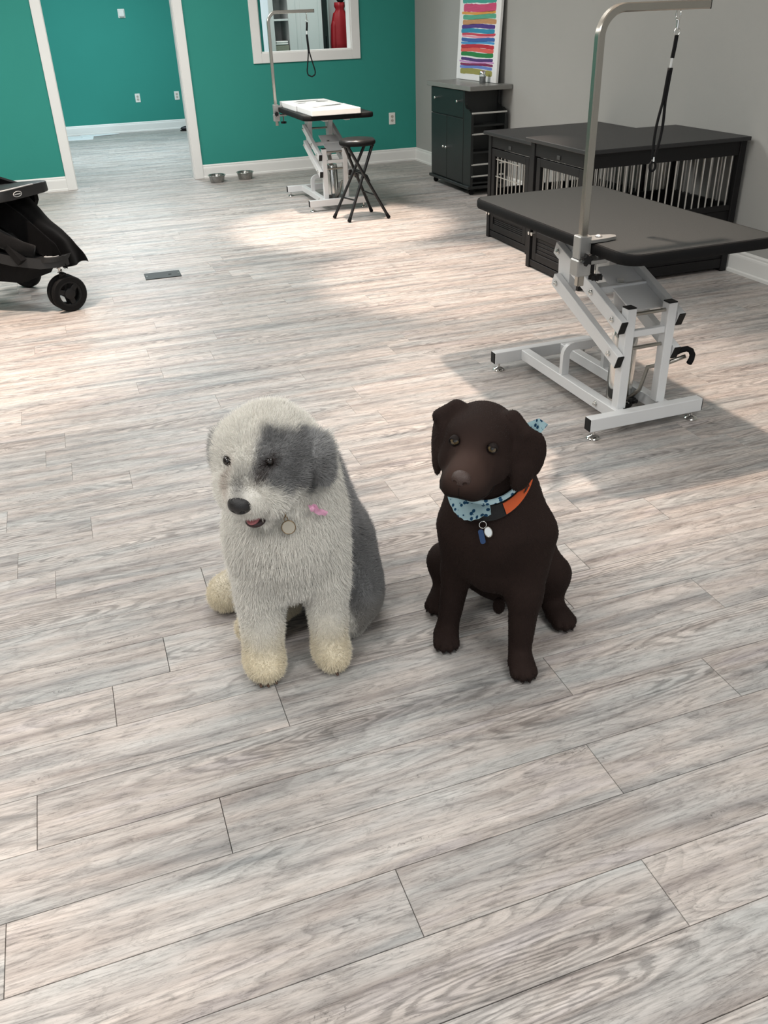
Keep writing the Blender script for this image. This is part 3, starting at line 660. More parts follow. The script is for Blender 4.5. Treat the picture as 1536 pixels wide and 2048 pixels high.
# ------------------------------------------------------------------ dog crates
def crate(label, x0, x1, y0, y1, h, door_y0, door_y1, side_bars, zlow, crossed, zdoor):
    t = thing('dog_crate', label, 'crate', (x0, y0, 0), 0, 'dark dog crates along the grey wall')
    W, D = y1 - y0, x1 - x0
    P = 0.042
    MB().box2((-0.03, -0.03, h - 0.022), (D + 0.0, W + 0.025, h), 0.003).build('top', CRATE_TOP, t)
    for x in (0, D - P):
        for y in (0, W - P):
            MB().box2((x, y, 0), (x + P, y + P, h - 0.022), 0.002).build('corner_post', CRATE, t)
    ztop = h - 0.022
    zr = h - 0.10        # underside of the top rails
    i0 = 0.006
    # long sides: top rail, bars, lower panel of three boards, bottom rail
    for y in (i0, W - P + i0):
        yc0, yc1 = y, y + P - 2 * i0
        MB().box2((P, yc0, zr), (D - P, yc1, ztop), 0.002).build('side_rail', CRATE, t)
        MB().box2((P, yc0, 0.02), (D - P, yc1, 0.075), 0.002).build('side_rail', CRATE, t)
        MB().box2((P, yc0, zlow - 0.03), (D - P, yc1, zlow), 0.002).build('side_rail', CRATE, t)
        nb = 3
        for k in range(nb):
            za, zb = 0.075 + (zlow - 0.105) * k / nb, 0.075 + (zlow - 0.105) * (k + 1) / nb
            MB().box2((P, yc0 + 0.008, za + 0.0015), (D - P, yc1 - 0.008, zb - 0.0015), 0.002).build('side_board', CRATE, t)
        for k in range(side_bars):
            x = P + (D - 2 * P) * (k + 0.6) / (side_bars + 0.2)
            MB().cyl((x, (yc0 + yc1) / 2, zlow - 0.005), (x, (yc0 + yc1) / 2, zr + 0.005), 0.0048, 8).build('bar', STEEL_BAR, t, True)
    # back end with bars
    MB().box2((D - P + i0, P, zr), (D - i0, W - P, ztop), 0.002).build('end_rail', CRATE, t)
    MB().box2((D - P + i0, P, 0.02), (D - i0, W - P, zlow), 0.002).build('end_panel', CRATE, t)
    for k in range(7):
        y = P + (W - 2 * P) * (k + 0.5) / 7
        MB().cyl((D - P / 2, y, zlow - 0.005), (D - P / 2, y, zr + 0.005), 0.0048, 8).build('bar', STEEL_BAR, t, True)
    # floor
    MB().box2((P * 0.5, P * 0.5, 0.03), (D - P * 0.5, W - P * 0.5, 0.045), 0.001).build('floor_tray', CRATE, t)
    # front end with header, sill and door
    MB().box2((i0, P, zr), (P - i0, W - P, ztop), 0.002).build('header', CRATE, t)
    MB().box2((i0, P, 0.012), (P - i0, W - P, 0.05), 0.002).build('front_sill', CRATE, t)
    MB().box2((0.0005, W / 2 - 0.018, zr + 0.012), (i0 + 0.001, W / 2 + 0.018, zr + 0.034), 0.002).build('name_plate', mat('dull plate', srgb(70, 70, 70), 0.4, 0.4), t)
    a, b_, z0, z1 = door_y0 - y0, door_y1 - y0, 0.056, zr - 0.008
    zlow = zdoor
    F = 0.045
    dr = MB().box2((0.006, a, z0), (P - 0.012, a + F, z1), 0.002).build('door', CRATE, t)
    MB().box2((0.006, b_ - F, z0), (P - 0.012, b_, z1), 0.002).build('door_stile', CRATE, dr)
    MB().box2((0.006, a + F, z1 - F), (P - 0.012, b_ - F, z1), 0.002).build('door_rail', CRATE, dr)
    MB().box2((0.006, a + F, z0), (P - 0.012, b_ - F, z0 + F), 0.002).build('door_rail', CRATE, dr)
    MB().box2((0.006, a + F, zlow - 0.05), (P - 0.012, b_ - F, zlow - 0.015), 0.002).build('door_rail', CRATE, dr)
    nb = 4
    for k in range(nb):
        za, zb = z0 + F + (zlow - 0.05 - z0 - F) * k / nb, z0 + F + (zlow - 0.05 - z0 - F) * (k + 1) / nb
        MB().box2((0.013, a + F, za + 0.0015), (P - 0.018, b_ - F, zb - 0.0015), 0.002).build('door_board', CRATE, dr)
    n = 8
    for k in range(n):
        y = a + F + (b_ - a - 2 * F) * (k + 0.5) / n
        MB().cyl((P / 2 - 0.004, y, zlow - 0.02), (P / 2 - 0.004, y, z1 - F + 0.004), 0.0045, 8).build('bar', STEEL_BAR, dr, True)
    if crossed:
        for z in crossed:
            MB().cyl((P / 2 - 0.004, b_ - F - 0.004, z), (P / 2 - 0.004, a + F + 0.09, z), 0.004, 8).build('bar', STEEL_BAR, dr, True)
    for z in ((zlow - 0.03),):
        MB().lathe([(0.006, 0), (0.006, 0.01), (0.011, 0.014), (0.011, 0.022), (0.0001, 0.024)], 12, (0.006, b_ - 0.02, z), (-1, 0, 0)).build('latch_knob', CHROME, dr, True)
        MB().lathe([(0.006, 0), (0.006, 0.01), (0.011, 0.014), (0.011, 0.022), (0.0001, 0.024)], 12, (0.004, b_ + 0.012, z), (-1, 0, 0)).build('latch_knob', CHROME, dr, True)
    return t
crate('large dark wooden dog crate behind the near grooming table', 2.645, 3.672, 4.225, 4.865, 0.757, 4.275, 4.80, 20, 0.385, None, 0.245)
crate('smaller dark wooden dog crate next to the black cart', 2.785, 3.66, 5.10, 5.735, 0.702, 5.155, 5.69, 16, 0.33, (0.42, 0.53), 0.20)

# ------------------------------------------------------------------ wall fittings
PLATE = mat('white plastic plate', srgb(232, 232, 226), 0.4, var=0.02)
SLOT = mat('beige socket face', srgb(196, 190, 178), 0.5, var=0.04)
DARK = mat('dark slot', srgb(30, 30, 30), 0.7)
def outlet(label, x, z, y):
    t = thing('wall_outlet', label, 'outlet', (x, y, z), 0, 'white wall outlets')
    MB().box2((-0.036, -0.006, -0.058), (0.036, -0.0002, 0.058), 0.003).build('cover_plate', PLATE, t)
    for s in (-1, 1):
        f = MB().prism([(0.017 * math.cos(a), 0.0145 * math.sin(a)) for a in [2 * math.pi * i / 16 for i in range(16)]], 0.004, PLY(-0.007) @ Matrix.Translation((0, s * 0.02, 0))).build('socket', SLOT, t)
        for dx, hh in ((-0.006, 0.010), (0.006, 0.008)):
            MB().box((dx, -0.0095, s * 0.02 + 0.003), (0.0022, 0.001, hh)).build('slot', DARK, f)
        MB().cyl((0, -0.0088, s * 0.02 - 0.008), (0, -0.0098, s * 0.02 - 0.008), 0.0025, 8).build('slot', DARK, f)
    MB().cyl((0, -0.006, 0), (0, -0.0075, 0), 0.0025, 8).build('screw', BRUSHED, t)
outlet('white wall outlet on the teal wall right of the far grooming table', 3.423, 0.436, YB)
outlet('white wall outlet in the back room, left of the pair seen through the doorway', 1.218, 0.450, YF)
outlet('white wall outlet in the back room, close to the right doorway casing', 1.79, 0.452, YF)
t = thing('thermostat', 'small white thermostat box high on the back room wall', 'thermostat', (1.178, YF, 1.526))
MB().box2((-0.048, -0.012, -0.056), (0.048, -0.0002, 0.056), 0.004).build('back_plate', PLATE, t)
MB().box2((-0.037, -0.03, -0.036), (0.037, -0.011, 0.044), 0.005).build('housing', PLATE, t)
MB().box2((-0.032, -0.026, -0.05), (0.032, -0.012, -0.037), 0.003).build('lower_ledge', mat('greyish plastic', srgb(176, 178, 172), 0.5), t)

# ------------------------------------------------------------------ floor cover plate
t = thing('floor_outlet_cover', 'dark rectangular cover plate set in the plank floor right of the stroller', 'floor cover', (0.4625, 5.692, 0))
t.rotation_euler = (0, 0, math.radians(-1))
MB().box2((-0.113, -0.078, 0.0), (0.113, 0.078, 0.005), 0.0015).build('plate', mat('dark bronze plate', srgb(36, 39, 39), 0.6, 0.0, bump=0.1, var=0.08), t)
MB().box2((0.035, -0.018, 0.005), (0.055, 0.004, 0.0075), 0.0008).build('latch', BLACK_PLASTIC, t)
for s in (-1, 1):
    MB().cyl((s * 0.1, -0.0, 0.005), (s * 0.1, -0.0, 0.006), 0.004, 10).build('screw', BRUSHED, t)

# ------------------------------------------------------------------ back room: papers, shoe, shelving, coat
PAPER = mat('white sheet', srgb(236, 240, 242), 0.7, bump=0.1, bscale=40, var=0.02)
def sheet(label, pts, z, th, curl):
    cx = sum(p[0] for p in pts) / len(pts); cy = sum(p[1] for p in pts) / len(pts)
    t = thing('paper_sheet', label, 'sheet', (cx, cy, z), 0, 'white sheets on the back room floor')
    b = MB().prism([(x - cx, y - cy) for x, y in pts], th, Matrix.Translation((0, 0, th / 2)))
    for v in b.bm.verts: v.co.z += curl * (v.co.x ** 2)
    b.build('sheet', PAPER, t)
    MB().box2((-0.12, -0.002, th + curl * 0.0 + 0.0003), (0.12, 0.002, th + 0.0008)).build('fold_line', mat('paper fold', srgb(205, 210, 212), 0.8), t)
sheet('large white sheet lying on the back room floor by the left casing', [(-0.35, 13.78), (0.46, 13.70), (0.50, 14.20), (-0.30, 14.26)], 0.0005, 0.005, 0.0)
sheet('smaller white sheet overlapping the large one on the back room floor', [(0.33, 13.98), (0.86, 14.12), (0.74, 14.27), (0.30, 14.26)], 0.0056, 0.003, 0.0)
def shoe():
    t = thing('shoe', 'dark shoe toe showing past the right doorway casing in the back room', 'shoe', (1.86, 13.96, 0))
    b = MB().ball((0, 0, 0.035), (0.13, 0.045, 0.035), 20, 12)
    for v in b.bm.verts:
        v.co.z = max(0.012, v.co.z)
        if v.co.x > 0.0: v.co.z += 0.05 * v.co.x / 0.13 * (v.co.z > 0.04)
    b.build('upper', mat('dark leather', srgb(30, 30, 36), 0.5, bump=0.2, var=0.1), t, True, 180)
    MB().prism([(0.135 * math.cos(a), 0.05 * math.sin(a)) for a in [2 * math.pi * i / 24 for i in range(24)]], 0.014, Matrix.Translation((0, 0, 0.007))).build('sole', RUBBER, t)
shoe()
CLOSET = mat('off white laminate', srgb(216, 216, 216), 0.5, bump=0.05, var=0.02)
def shelving():
    Y0, Y1 = 11.2, 11.6
    t = thing('shelving_unit', 'white cubby shelving unit seen through the pass-through opening', 'shelf', (2.72, Y0, 0))
    X = lambda x: x - 2.72
    for x0, x1 in ((2.575, 2.632), (2.803, 2.895)):
        MB().box2((X(x0), 0, 0), (X(x1), Y1 - Y0, 2.1), 0.002).build('side_panel', CLOSET, t)
    MB().box2((X(2.632), Y1 - Y0 - 0.015, 0), (X(2.803), Y1 - Y0, 2.1)).build('back_panel', CLOSET, t)
    for z in (0.05, 0.70, 1.06, 1.395, 1.73, 2.08):
        MB().box2((X(2.632), 0.004, z - 0.02), (X(2.803), Y1 - Y0 - 0.015, z), 0.001).build('shelf_board', CLOSET, t)
    tw = thing('folded_towel', 'white folded towel on a greenish basket in the cubby shelf', 'towel', (2.717, 11.32, 1.125))
    for k in range(2):
        MB().box((0.002 * k, 0, 0.012 + 0.021 * k), (0.15 - 0.006 * k, 0.18, 0.02), 0.008, seg=2).build('fold', mat('white towel', srgb(232, 232, 230), 0.9, bump=0.5, bscale=300), tw, True, 60)
    bs = thing('wicker_basket', 'greenish grey basket in the white cubby shelf', 'basket', (2.717, 11.32, 1.06))
    m = mat('grey green wicker', srgb(138, 140, 126), 0.8, bump=0.8, bscale=120, var=0.3, vscale=60)
    MB().box2((-0.08, -0.1, 0.0), (0.08, 0.1, 0.006)).build('bottom', m, bs)
    for lo, hi in (((-0.08, -0.1), (0.08, -0.092)), ((-0.08, 0.092), (0.08, 0.1)), ((-0.08, -0.092), (-0.072, 0.092)), ((0.072, -0.092), (0.08, 0.092))):
        MB().box2((lo[0], lo[1], 0.006), (hi[0], hi[1], 0.064), 0.002).build('side', m, bs)
shelving()
t = thing('closet_door', 'flat white closet door beside the cubby shelf in the back room', 'door', (3.06, 11.2, 0))
MB().box2((-0.163, 0.012, 0.005), (0.160, 0.05, 2.1), 0.002).build('door_slab', CLOSET, t)
MB().box2((-0.11, 0.008, 0.15), (0.11, 0.0125, 1.95), 0.002).build('raised_panel', CLOSET, t)
t = thing('dark_locker', 'tall narrow black panel between the closet door and the red coat', 'panel', (3.253, 11.2, 0))
MB().box2((-0.03, 0.0, 0.0), (0.031, 0.30, 2.1), 0.003).build('panel', mat('black laminate', srgb(24, 25, 26), 0.5, var=0.1), t)
MB().box2((-0.006, -0.004, 0.9), (0.006, 0.0, 1.2), 0.001).build('pull_strip', RUBBER, t)
t = thing('coat_recess', 'white wall recess panel behind the red coat', 'panel', (3.49, 11.2, 0))
MB().box2((-0.205, 0.26, 0.0), (0.205, 0.30, 2.1), 0.002).build('back_board', CLOSET, t)
MB().box2((-0.205, 0.10, 0.0), (-0.16, 0.26, 2.1), 0.002).build('edge_post', CLOSET, t)
def coat():
    RED = mat('red nylon', srgb(158, 16, 30), 0.5, bump=0.5, bscale=18, var=0.25, vscale=9)
    t = thing('red_coat', 'red jacket hanging in the back room seen through the opening', 'coat', (3.47, 11.2, 1.0))
    n = 22; b = MB(); rings = []
    prof = [(0.00, 0.128, 0.07), (0.12, 0.124, 0.07), (0.25, 0.114, 0.072), (0.36, 0.104, 0.07), (0.42, 0.086, 0.06), (0.455, 0.058, 0.05), (0.475, 0.05, 0.046), (0.50, 0.064, 0.05), (0.545, 0.062, 0.048)]
    for z, rx, ry in prof:
        rings.append([b.bm.verts.new(((rx * (1 + 0.08 * math.sin(5 * a + z * 9))) * math.cos(a), 0.1 + ry * (1 + 0.12 * math.sin(7 * a + z * 5)) * math.sin(a), z - 0.25 + 0.25)) for a in [2 * math.pi * i / n for i in range(n)]])
    for r0, r1 in zip(rings, rings[1:]):
        for j in range(n): b.bm.faces.new((r0[j], r0[(j + 1) % n], r1[(j + 1) % n], r1[j]))
    b.bm.faces.new(rings[0][::-1]); b.bm.faces.new(rings[-1])
    b.build('coat_body', RED, t, True, 180)
    for s in (-1, 1):
        MB().tube([(s * 0.055, 0.10, 0.43), (s * 0.085, 0.09, 0.30), (s * 0.095, 0.085, 0.12), (s * 0.095, 0.08, -0.05)], lambda i: (0.03, 0.04, 0.042, 0.04)[i], 12).build('sleeve', RED, t, True, 180)
    MB().ball((0.005, 0.08, 0.585), (0.05, 0.045, 0.05), 14, 10).build('dark_hood', mat('dark lining', srgb(26, 20, 22), 0.8), t, True, 180)
    MB().tube([(0, 0.1, 0.62), (0, 0.1, 0.66), (0.02, 0.14, 0.68), (0, 0.24, 0.66)], 0.004, 8).build('hanging_loop', CHROME, t, True, 180)
coat()

# ------------------------------------------------------------------ stroller (front end shows at the left edge)
def stroller():
    hx = math.radians(-42)
    t = thing('baby_stroller', 'black three wheeled baby stroller cut by the left edge', 'stroller', (-0.125, 5.16, 0), hx)
    GREY = mat('charcoal moulded plastic', srgb(26, 27, 28), 0.5, bump=0.1, bscale=200, var=0.08)
    FAB = mat('black stroller fabric', srgb(17, 17, 18), 0.9, bump=0.6, bscale=260, var=0.2, vscale=30, spec=0.2)
    PALE = mat('pale print', srgb(190, 190, 188), 0.5)
    # heading is +x; the front axle is at the origin
    def wheel(parent, c, r, w, rz):
        c = Vector(c); ax = Vector((math.sin(rz), -math.cos(rz), 0))
        tyre = MB().lathe([(r * 0.70, -w * 0.46), (r * 0.93, -w * 0.5), (r, -w * 0.25), (r, w * 0.25), (r * 0.93, w * 0.5), (r * 0.70, w * 0.46), (r * 0.68, 0), (r * 0.70, -w * 0.46)], 36, c, ax, cap=False).build('wheel', RUBBER, parent, True, 40)
        MB().lathe([(r * 0.715, -w * 0.3), (r * 0.60, -w * 0.3), (r * 0.60, w * 0.3), (r * 0.715, w * 0.3), (r * 0.715, -w * 0.3)], 30, c, ax, cap=False).build('rim', BLACK_PLASTIC, tyre, True, 40)
        MB().lathe([(r * 0.30, -w * 0.34), (r * 0.30, w * 0.34), (r * 0.16, w * 0.44), (0.0001, w * 0.46)], 20, c, ax).build('hub', BLACK_PLASTIC, tyre, True, 40)
        e1 = Vector((math.cos(rz), math.sin(rz), 0)); e2 = Vector((0, 0, 1))
        for k in range(3):
            a = 2 * math.pi * k / 3 + 0.75
            d = e1 * math.cos(a) + e2 * math.sin(a)
            MB().bar(c + d * r * 0.22, c + d * r * 0.64, w * 0.42, r * 0.30, 0.003, up=ax.cross(d)).build('spoke', BLACK_PLASTIC, tyre)
        return tyre
    wr = math.radians(64)
    dx = Vector((-math.sin(wr), math.cos(wr), 0))
    wheel(t, Vector((0, 0, 0.1)) - dx * 0.032, 0.1, 0.034, wr)
    wheel(t, Vector((0, 0, 0.1)) + dx * 0.032, 0.1, 0.034, wr)
    MB().box((-0.012, 0, 0.165), (0.04, 0.028, 0.10), 0.006, (Vector((0, 1, 0)), 0.25)).build('caster_fork', BLACK_PLASTIC, t)
    MB().tube([(-0.02 + 0.012 * math.cos(a), 0.012 * math.sin(a), 0.20 + 0.0035 * a) for a in [k * 0.5 for k in range(36)]], 0.003, 6).build('coil_spring', CHROME, t, True, 180)
    MB().cyl((-0.02, 0, 0.12), (-0.02, 0, 0.27), 0.007, 10).build('swivel_pin', CHROME, t, True)
    wheel(t, (-0.60, 0.315, 0.12), 0.12, 0.045, 0.05)
    wheel(t, (-0.60, -0.315, 0.12), 0.12, 0.045, 0.05)
    MB().cyl((-0.60, -0.31, 0.12), (-0.60, 0.31, 0.12), 0.011, 10).build('rear_axle', BLACK_PLASTIC, t, True)
    # side frame rails that meet in a rounded nose over the front wheels
    left = [(-0.66, 0.255, 0.43), (-0.50, 0.24, 0.395), (-0.33, 0.205, 0.345), (-0.18, 0.155, 0.305), (-0.05, 0.10, 0.285), (0.015, 0.05, 0.285)]
    path = left + [(0.035, 0.0, 0.285)] + [(x, -y, z) for x, y, z in left[::-1]]
    MB().sweep(path, [(-0.016, -0.028), (0.012, -0.03), (0.020, -0.012), (0.020, 0.012), (0.010, 0.028), (-0.012, 0.026)], up=(0, 0, 1)).build('side_frame', GREY, t, True, 50)
    deck = rounded_rect(-0.17, 0.04, -0.105, 0.105, 0.07)
    MB().prism([(x, y) for x, y in deck], 0.022, Matrix.Translation((0, 0, 0.302))).build('foot_deck', GREY, t)
    def badge(parent, m, w=0.05, h=0.02):
        ring = [(w * math.cos(a), h * math.sin(a)) for a in [2 * math.pi * k / 28 for k in range(28)]]
        MB().tube([m @ Vector((x, y, 0)) for x, y in ring], 0.0022, 6, closed=True).build('oval_badge', PALE, parent, True, 180)
        MB().prism([(-w * 0.75, -h * 0.22), (w * 0.75, -h * 0.22), (w * 0.75, h * 0.22), (-w * 0.75, h * 0.22)], 0.002, m).build('badge_lettering', PALE, parent)
    badge(t, Matrix.Translation((-0.01, -0.045, 0.3145)) @ Matrix.Rotation(0.75, 4, 'Z'), 0.04, 0.02)
    # basket slung below the rails
    bk = MB()
    sec = [(-0.72, 0.24, 0.42), (-0.72, 0.20, 0.19), (-0.72, -0.20, 0.19), (-0.72, -0.24, 0.42)]
    se2 = [(-0.10, 0.12, 0.285), (-0.20, 0.12, 0.17), (-0.20, -0.12, 0.17), (-0.10, -0.12, 0.285)]
    v0 = [bk.bm.verts.new(p) for p in sec]; v1 = [bk.bm.verts.new(p) for p in se2]
    for i in range(3): bk.bm.faces.new((v0[i], v0[i + 1], v1[i + 1], v1[i]))
    bk.bm.faces.new(v0); bk.bm.faces.new(v1)
    bmesh.ops.subdivide_edges(bk.bm, edges=bk.bm.edges, cuts=3, use_grid_fill=True)
    bk.build('storage_basket', FAB, t, True, 50)
    MB().cyl((-0.5, -0.213, 0.25), (-0.5, -0.222, 0.25), 0.03, 20).build('basket_badge', PALE, t)
    # seat shell, backrest, canopy, armrest tray
    MB().sweep([(-0.72, 0, 0.80), (-0.62, 0, 0.55), (-0.52, 0, 0.44), (-0.34, 0, 0.43), (-0.22, 0, 0.42), (-0.12, 0, 0.30)], [(-0.18, -0.02), (0.18, -0.02), (0.18, 0.02), (-0.18, 0.02)], up=(0, 0.001, 1)).build('seat', FAB, t, True, 50)
    for s in (-1, 1):
        MB().prism([(-0.72, 0.42), (-0.34, 0.42), (-0.25, 0.56), (-0.25, 0.625), (-0.72, 0.72)], 0.03, Matrix.Translation((0, s * 0.19, 0)) @ Matrix(((1, 0, 0, 0), (0, 0, -1, 0), (0, 1, 0, 0), (0, 0, 0, 1)))).build('seat_side', FAB, t)
        MB().tube([(-0.60, s * 0.235, 0.16), (-0.62, s * 0.235, 0.36), (-0.66, s * 0.235, 0.62), (-0.80, s * 0.235, 0.98)], 0.014, 12).build('frame_tube', BLACK_PLASTIC, t, True, 180)
    MB().ball((-0.60, 0.0, 0.80), (0.19, 0.21, 0.17), 24, 14).build('canopy_fold', FAB, t, True, 180)
    tr = MB().prism(rounded_rect(-0.50, -0.13, -0.22, 0.22, 0.09), 0.055, Matrix.Translation((0, 0, 0.655)) @ Matrix.Rotation(math.radians(-5), 4, 'Y'))
    es = [e for e in tr.bm.edges]
    bmesh.ops.bevel(tr.bm, geom=es, offset=0.008, segments=2, profile=0.5, affect='EDGES')
    tray = tr.build('child_tray', GREY, t, True, 50)
    rr = rounded_rect(-0.498, -0.132, -0.218, 0.218, 0.088)
    edge = [(-0.40, -0.218)] + [q for q in rr[27:36]] + [(-0.132, -0.06), (-0.132, 0.06)]
    MB().tube([(x, y, 0.6835 + 0.087 * x) for x, y in edge], 0.0035, 8).build('tray_trim', PALE, tray, True, 180)
    badge(tray, Matrix(((0, 0, 1, -0.126), (1, 0, 0, -0.07), (0, 1, 0, 0.642), (0, 0, 0, 1))), 0.03, 0.013)
    return t
stroller()
def coat_drape():
    m = mat('black fleece', srgb(13, 13, 14), 0.95, bump=0.7, bscale=320, var=0.2, vscale=50, spec=0.15, sheen=0.1)
    t = thing('black_jacket', 'black jacket draped over the stroller seat and front', 'jacket', (-0.262, 5.285, 0.25), math.radians(-42))
    # sheet of cloth over the tray and down in front: grid along the stroller, lateral folds
    nu, nv = 46, 34
    prof = [(-0.38, 0.40), (-0.30, 0.385), (-0.18, 0.37), (-0.08, 0.345), (0.0, 0.29), (0.07, 0.225), (0.14, 0.175), (0.19, 0.13), (0.208, 0.08), (0.220, 0.03), (0.226, -0.005)]
    def at(u):
        f = u * (len(prof) - 1); i = min(int(f), len(prof) - 2); f -= i
        return prof[i][0] * (1 - f) + prof[i + 1][0] * f, prof[i][1] * (1 - f) + prof[i + 1][1] * f
    b = MB(); g = []
    rnd = random.Random(5); ph = [rnd.uniform(0, 6) for _ in range(8)]
    for i in range(nu):
        u = i / (nu - 1); x, z = at(u); row = []
        for j in range(nv):
            v = j / (nv - 1) * 2 - 1
            w = 0.225 - 0.06 * max(0, u - 0.35) + 0.015 * math.sin(u * 9)
            side = max(0.0, abs(v) - 0.62) / 0.38
            y = v * w * (1 - 0.16 * side) * ((0.72 - 0.62 * u) if v < 0 else 1.0)
            zz = z - 0.16 * side ** 1.25 * (0.6 + 0.5 * math.sin(math.pi * min(1, u * 1.15))) * (0.75 if v < 0 else 0.9) * max(0.0, min(1.0, (1.0 - u) / 0.3)) ** 0.7
            fold = 0.013 * math.sin(7 * v + 5 * u + ph[0]) + 0.009 * math.sin(13 * v - 6 * u + ph[1]) + 0.006 * math.sin(23 * u + 4 * v + ph[2])
            zz += fold * (0.4 + 0.35 * u - 0.55 * max(0.0, u - 0.8) / 0.2); xx = x + 0.012 * math.sin(9 * v + ph[3]) * u
            row.append(b.bm.verts.new((xx, y, zz)))
        g.append(row)
    for i in range(nu - 1):
        for j in range(nv - 1):
            b.bm.faces.new((g[i][j], g[i + 1][j], g[i + 1][j + 1], g[i][j + 1]))
    bmesh.ops.solidify(b.bm, geom=b.bm.faces[:], thickness=0.010)
    b.build('jacket_body', m, t, True, 180)
    MB().tube([(-0.30, -0.20, 0.30), (-0.18, -0.19, 0.25), (-0.06, -0.165, 0.175), (0.04, -0.12, 0.115), (0.10, -0.09, 0.095)], lambda i: (0.05, 0.052, 0.048, 0.04, 0.034)[i], 14).build('sleeve', m, t, True, 180)
coat_drape()
# ------------------------------------------------------------------ dogs: bodies as smooth implicit surfaces
def V3(*a): return np.array(a, float)
def nrm(v): v = np.asarray(v, float); return v / np.linalg.norm(v)
class Body:
    def __init__(s): s.pr = []
    def cone(s, a, b, ra, rb, k=0.03, op='add'):
        s.pr.append(('c', V3(*a), V3(*b), ra, rb, k, op)); return s
    def ell(s, c, r, k=0.03, M=None, op='add'):
        """M rows: local axes in world"""
        s.pr.append(('e', V3(*c), V3(*r), np.eye(3) if M is None else np.asarray(M, float), None, k, op)); return s
    def sdf(s, P):
        P = np.asarray(P, np.float32)
        D = np.full(P.shape[:-1], 9.0, np.float32)
        for t, a, b, c, d, k, op in s.pr:
            if t == 'c':
                ba = (b - a).astype(np.float32); q = P - a.astype(np.float32)
                h = np.clip((q @ ba) / float(ba @ ba), 0, 1)
                dist = np.sqrt(((q - h[..., None] * ba) ** 2).sum(-1)) - (c + (d - c) * h)
            else:
                q = (P - a.astype(np.float32)) @ c.T.astype(np.float32)
                qb = q / b.astype(np.float32)
                k0 = np.sqrt((qb ** 2).sum(-1)); k1 = np.sqrt(((qb / b.astype(np.float32)) ** 2).sum(-1)) + 1e-9
                dist = k0 * (k0 - 1.0) / k1
            if op == 'add':
                h = np.clip(0.5 + 0.5 * (D - dist) / k, 0, 1); D = D * (1 - h) + dist * h - k * h * (1 - h)
            else:
                h = np.clip(0.5 - 0.5 * (D + dist) / k, 0, 1); D = D * (1 - h) - dist * h + k * h * (1 - h)
        return D
    def grad(s, P, e=0.002):
        g = np.stack([s.sdf(P + np.eye(3)[i] * e) - s.sdf(P - np.eye(3)[i] * e) for i in range(3)], -1)
        return g / (np.linalg.norm(g, axis=-1, keepdims=True) + 1e-9)
    def cast(s, c, d, off, r0=0.0, r1=0.4):
        """outermost point along d from c with sdf = off"""
        c, d = np.asarray(c, float), nrm(d)
        rs = np.linspace(r1, r0, 160); v = s.sdf(c + rs[:, None] * d) - off
        i = int(np.argmax(v < 0)) if (v < 0).any() else 159
        return c + d * rs[max(i - 1, 0)]
def surface_nets(f, lo, hi, h):
    lo = np.array(lo, float); n = np.ceil((np.array(hi) - lo) / h).astype(int) + 1
    ax = [lo[i] + h * np.arange(n[i]) for i in range(3)]
    vals = np.empty(n, np.float32)
    for i in range(n[0]):
        g = np.stack(np.meshgrid([ax[0][i]], ax[1], ax[2], indexing='ij'), -1)
        vals[i] = f(g)[0]
    c = [(x, y, z) for x in (0, 1) for y in (0, 1) for z in (0, 1)]
    m = n - 1
    S = lambda o: vals[o[0]:o[0] + m[0], o[1]:o[1] + m[1], o[2]:o[2] + m[2]]
    neg = sum((S(o) < 0).astype(np.int8) for o in c)
    act = (neg > 0) & (neg < 8)
    idx = np.argwhere(act)
    acc = np.zeros((len(idx), 3)); cnt = np.zeros(len(idx))
    for a in c:
        for d in range(3):
            if a[d]: continue
            b = tuple(a[i] + (i == d) for i in range(3))
            va = vals[idx[:, 0] + a[0], idx[:, 1] + a[1], idx[:, 2] + a[2]]; vb = vals[idx[:, 0] + b[0], idx[:, 1] + b[1], idx[:, 2] + b[2]]
            x = (va < 0) != (vb < 0)
            t = np.where(x, va / np.where(x, va - vb, 1), 0)
            p = np.tile(np.array(a, float), (len(idx), 1)); p[:, d] += t
            acc += np.where(x[:, None], p, 0); cnt += x
    V = lo + (idx + acc / cnt[:, None]) * h
    ids = -np.ones(m, int); ids[tuple(idx.T)] = np.arange(len(idx))
    F = []
    for d in range(3):
        e, g = [(1, 2), (2, 0), (0, 1)][d]
        sl0 = [slice(1, m[i]) for i in range(3)]; sl0[d] = slice(0, m[d])
        A = vals[tuple(sl0)]; sl1 = list(sl0); sl1[d] = slice(1, m[d] + 1); B = vals[tuple(sl1)]
        x = (A < 0) != (B < 0); q = np.argwhere(x) + np.array([0 if i == d else 1 for i in range(3)])
        if not len(q): continue
        def cell(de, dg):
            r = q.copy(); r[:, e] += de; r[:, g] += dg; return ids[tuple(r.T)]
        quad = np.stack([cell(-1, -1), cell(0, -1), cell(0, 0), cell(-1, 0)], -1)
        flip = vals[tuple(q.T)] > 0
        quad[flip] = quad[flip][:, ::-1]
        F.append(quad)
    F = np.concatenate(F)
    return V, F[(F >= 0).all(1)]
def np_mesh(name, V, F, material, parent, cols=None, smooth=True):
    me = bpy.data.meshes.new(name); me.from_pydata(V.tolist(), [], F.tolist())
    if smooth: me.polygons.foreach_set('use_smooth', [True] * len(me.polygons))
    if cols is not None:
        a = me.color_attributes.new('col', 'FLOAT_COLOR', 'POINT')
        a.data.foreach_set('color', np.concatenate([cols, np.ones((len(cols), 1))], 1).astype('f').ravel())
    me.materials.append(material)
    return link(bpy.data.objects.new(name, me), parent)
def smoothstep(a, b, x): t = np.clip((x - a) / (b - a), 0, 1); return t * t * (3 - 2 * t)
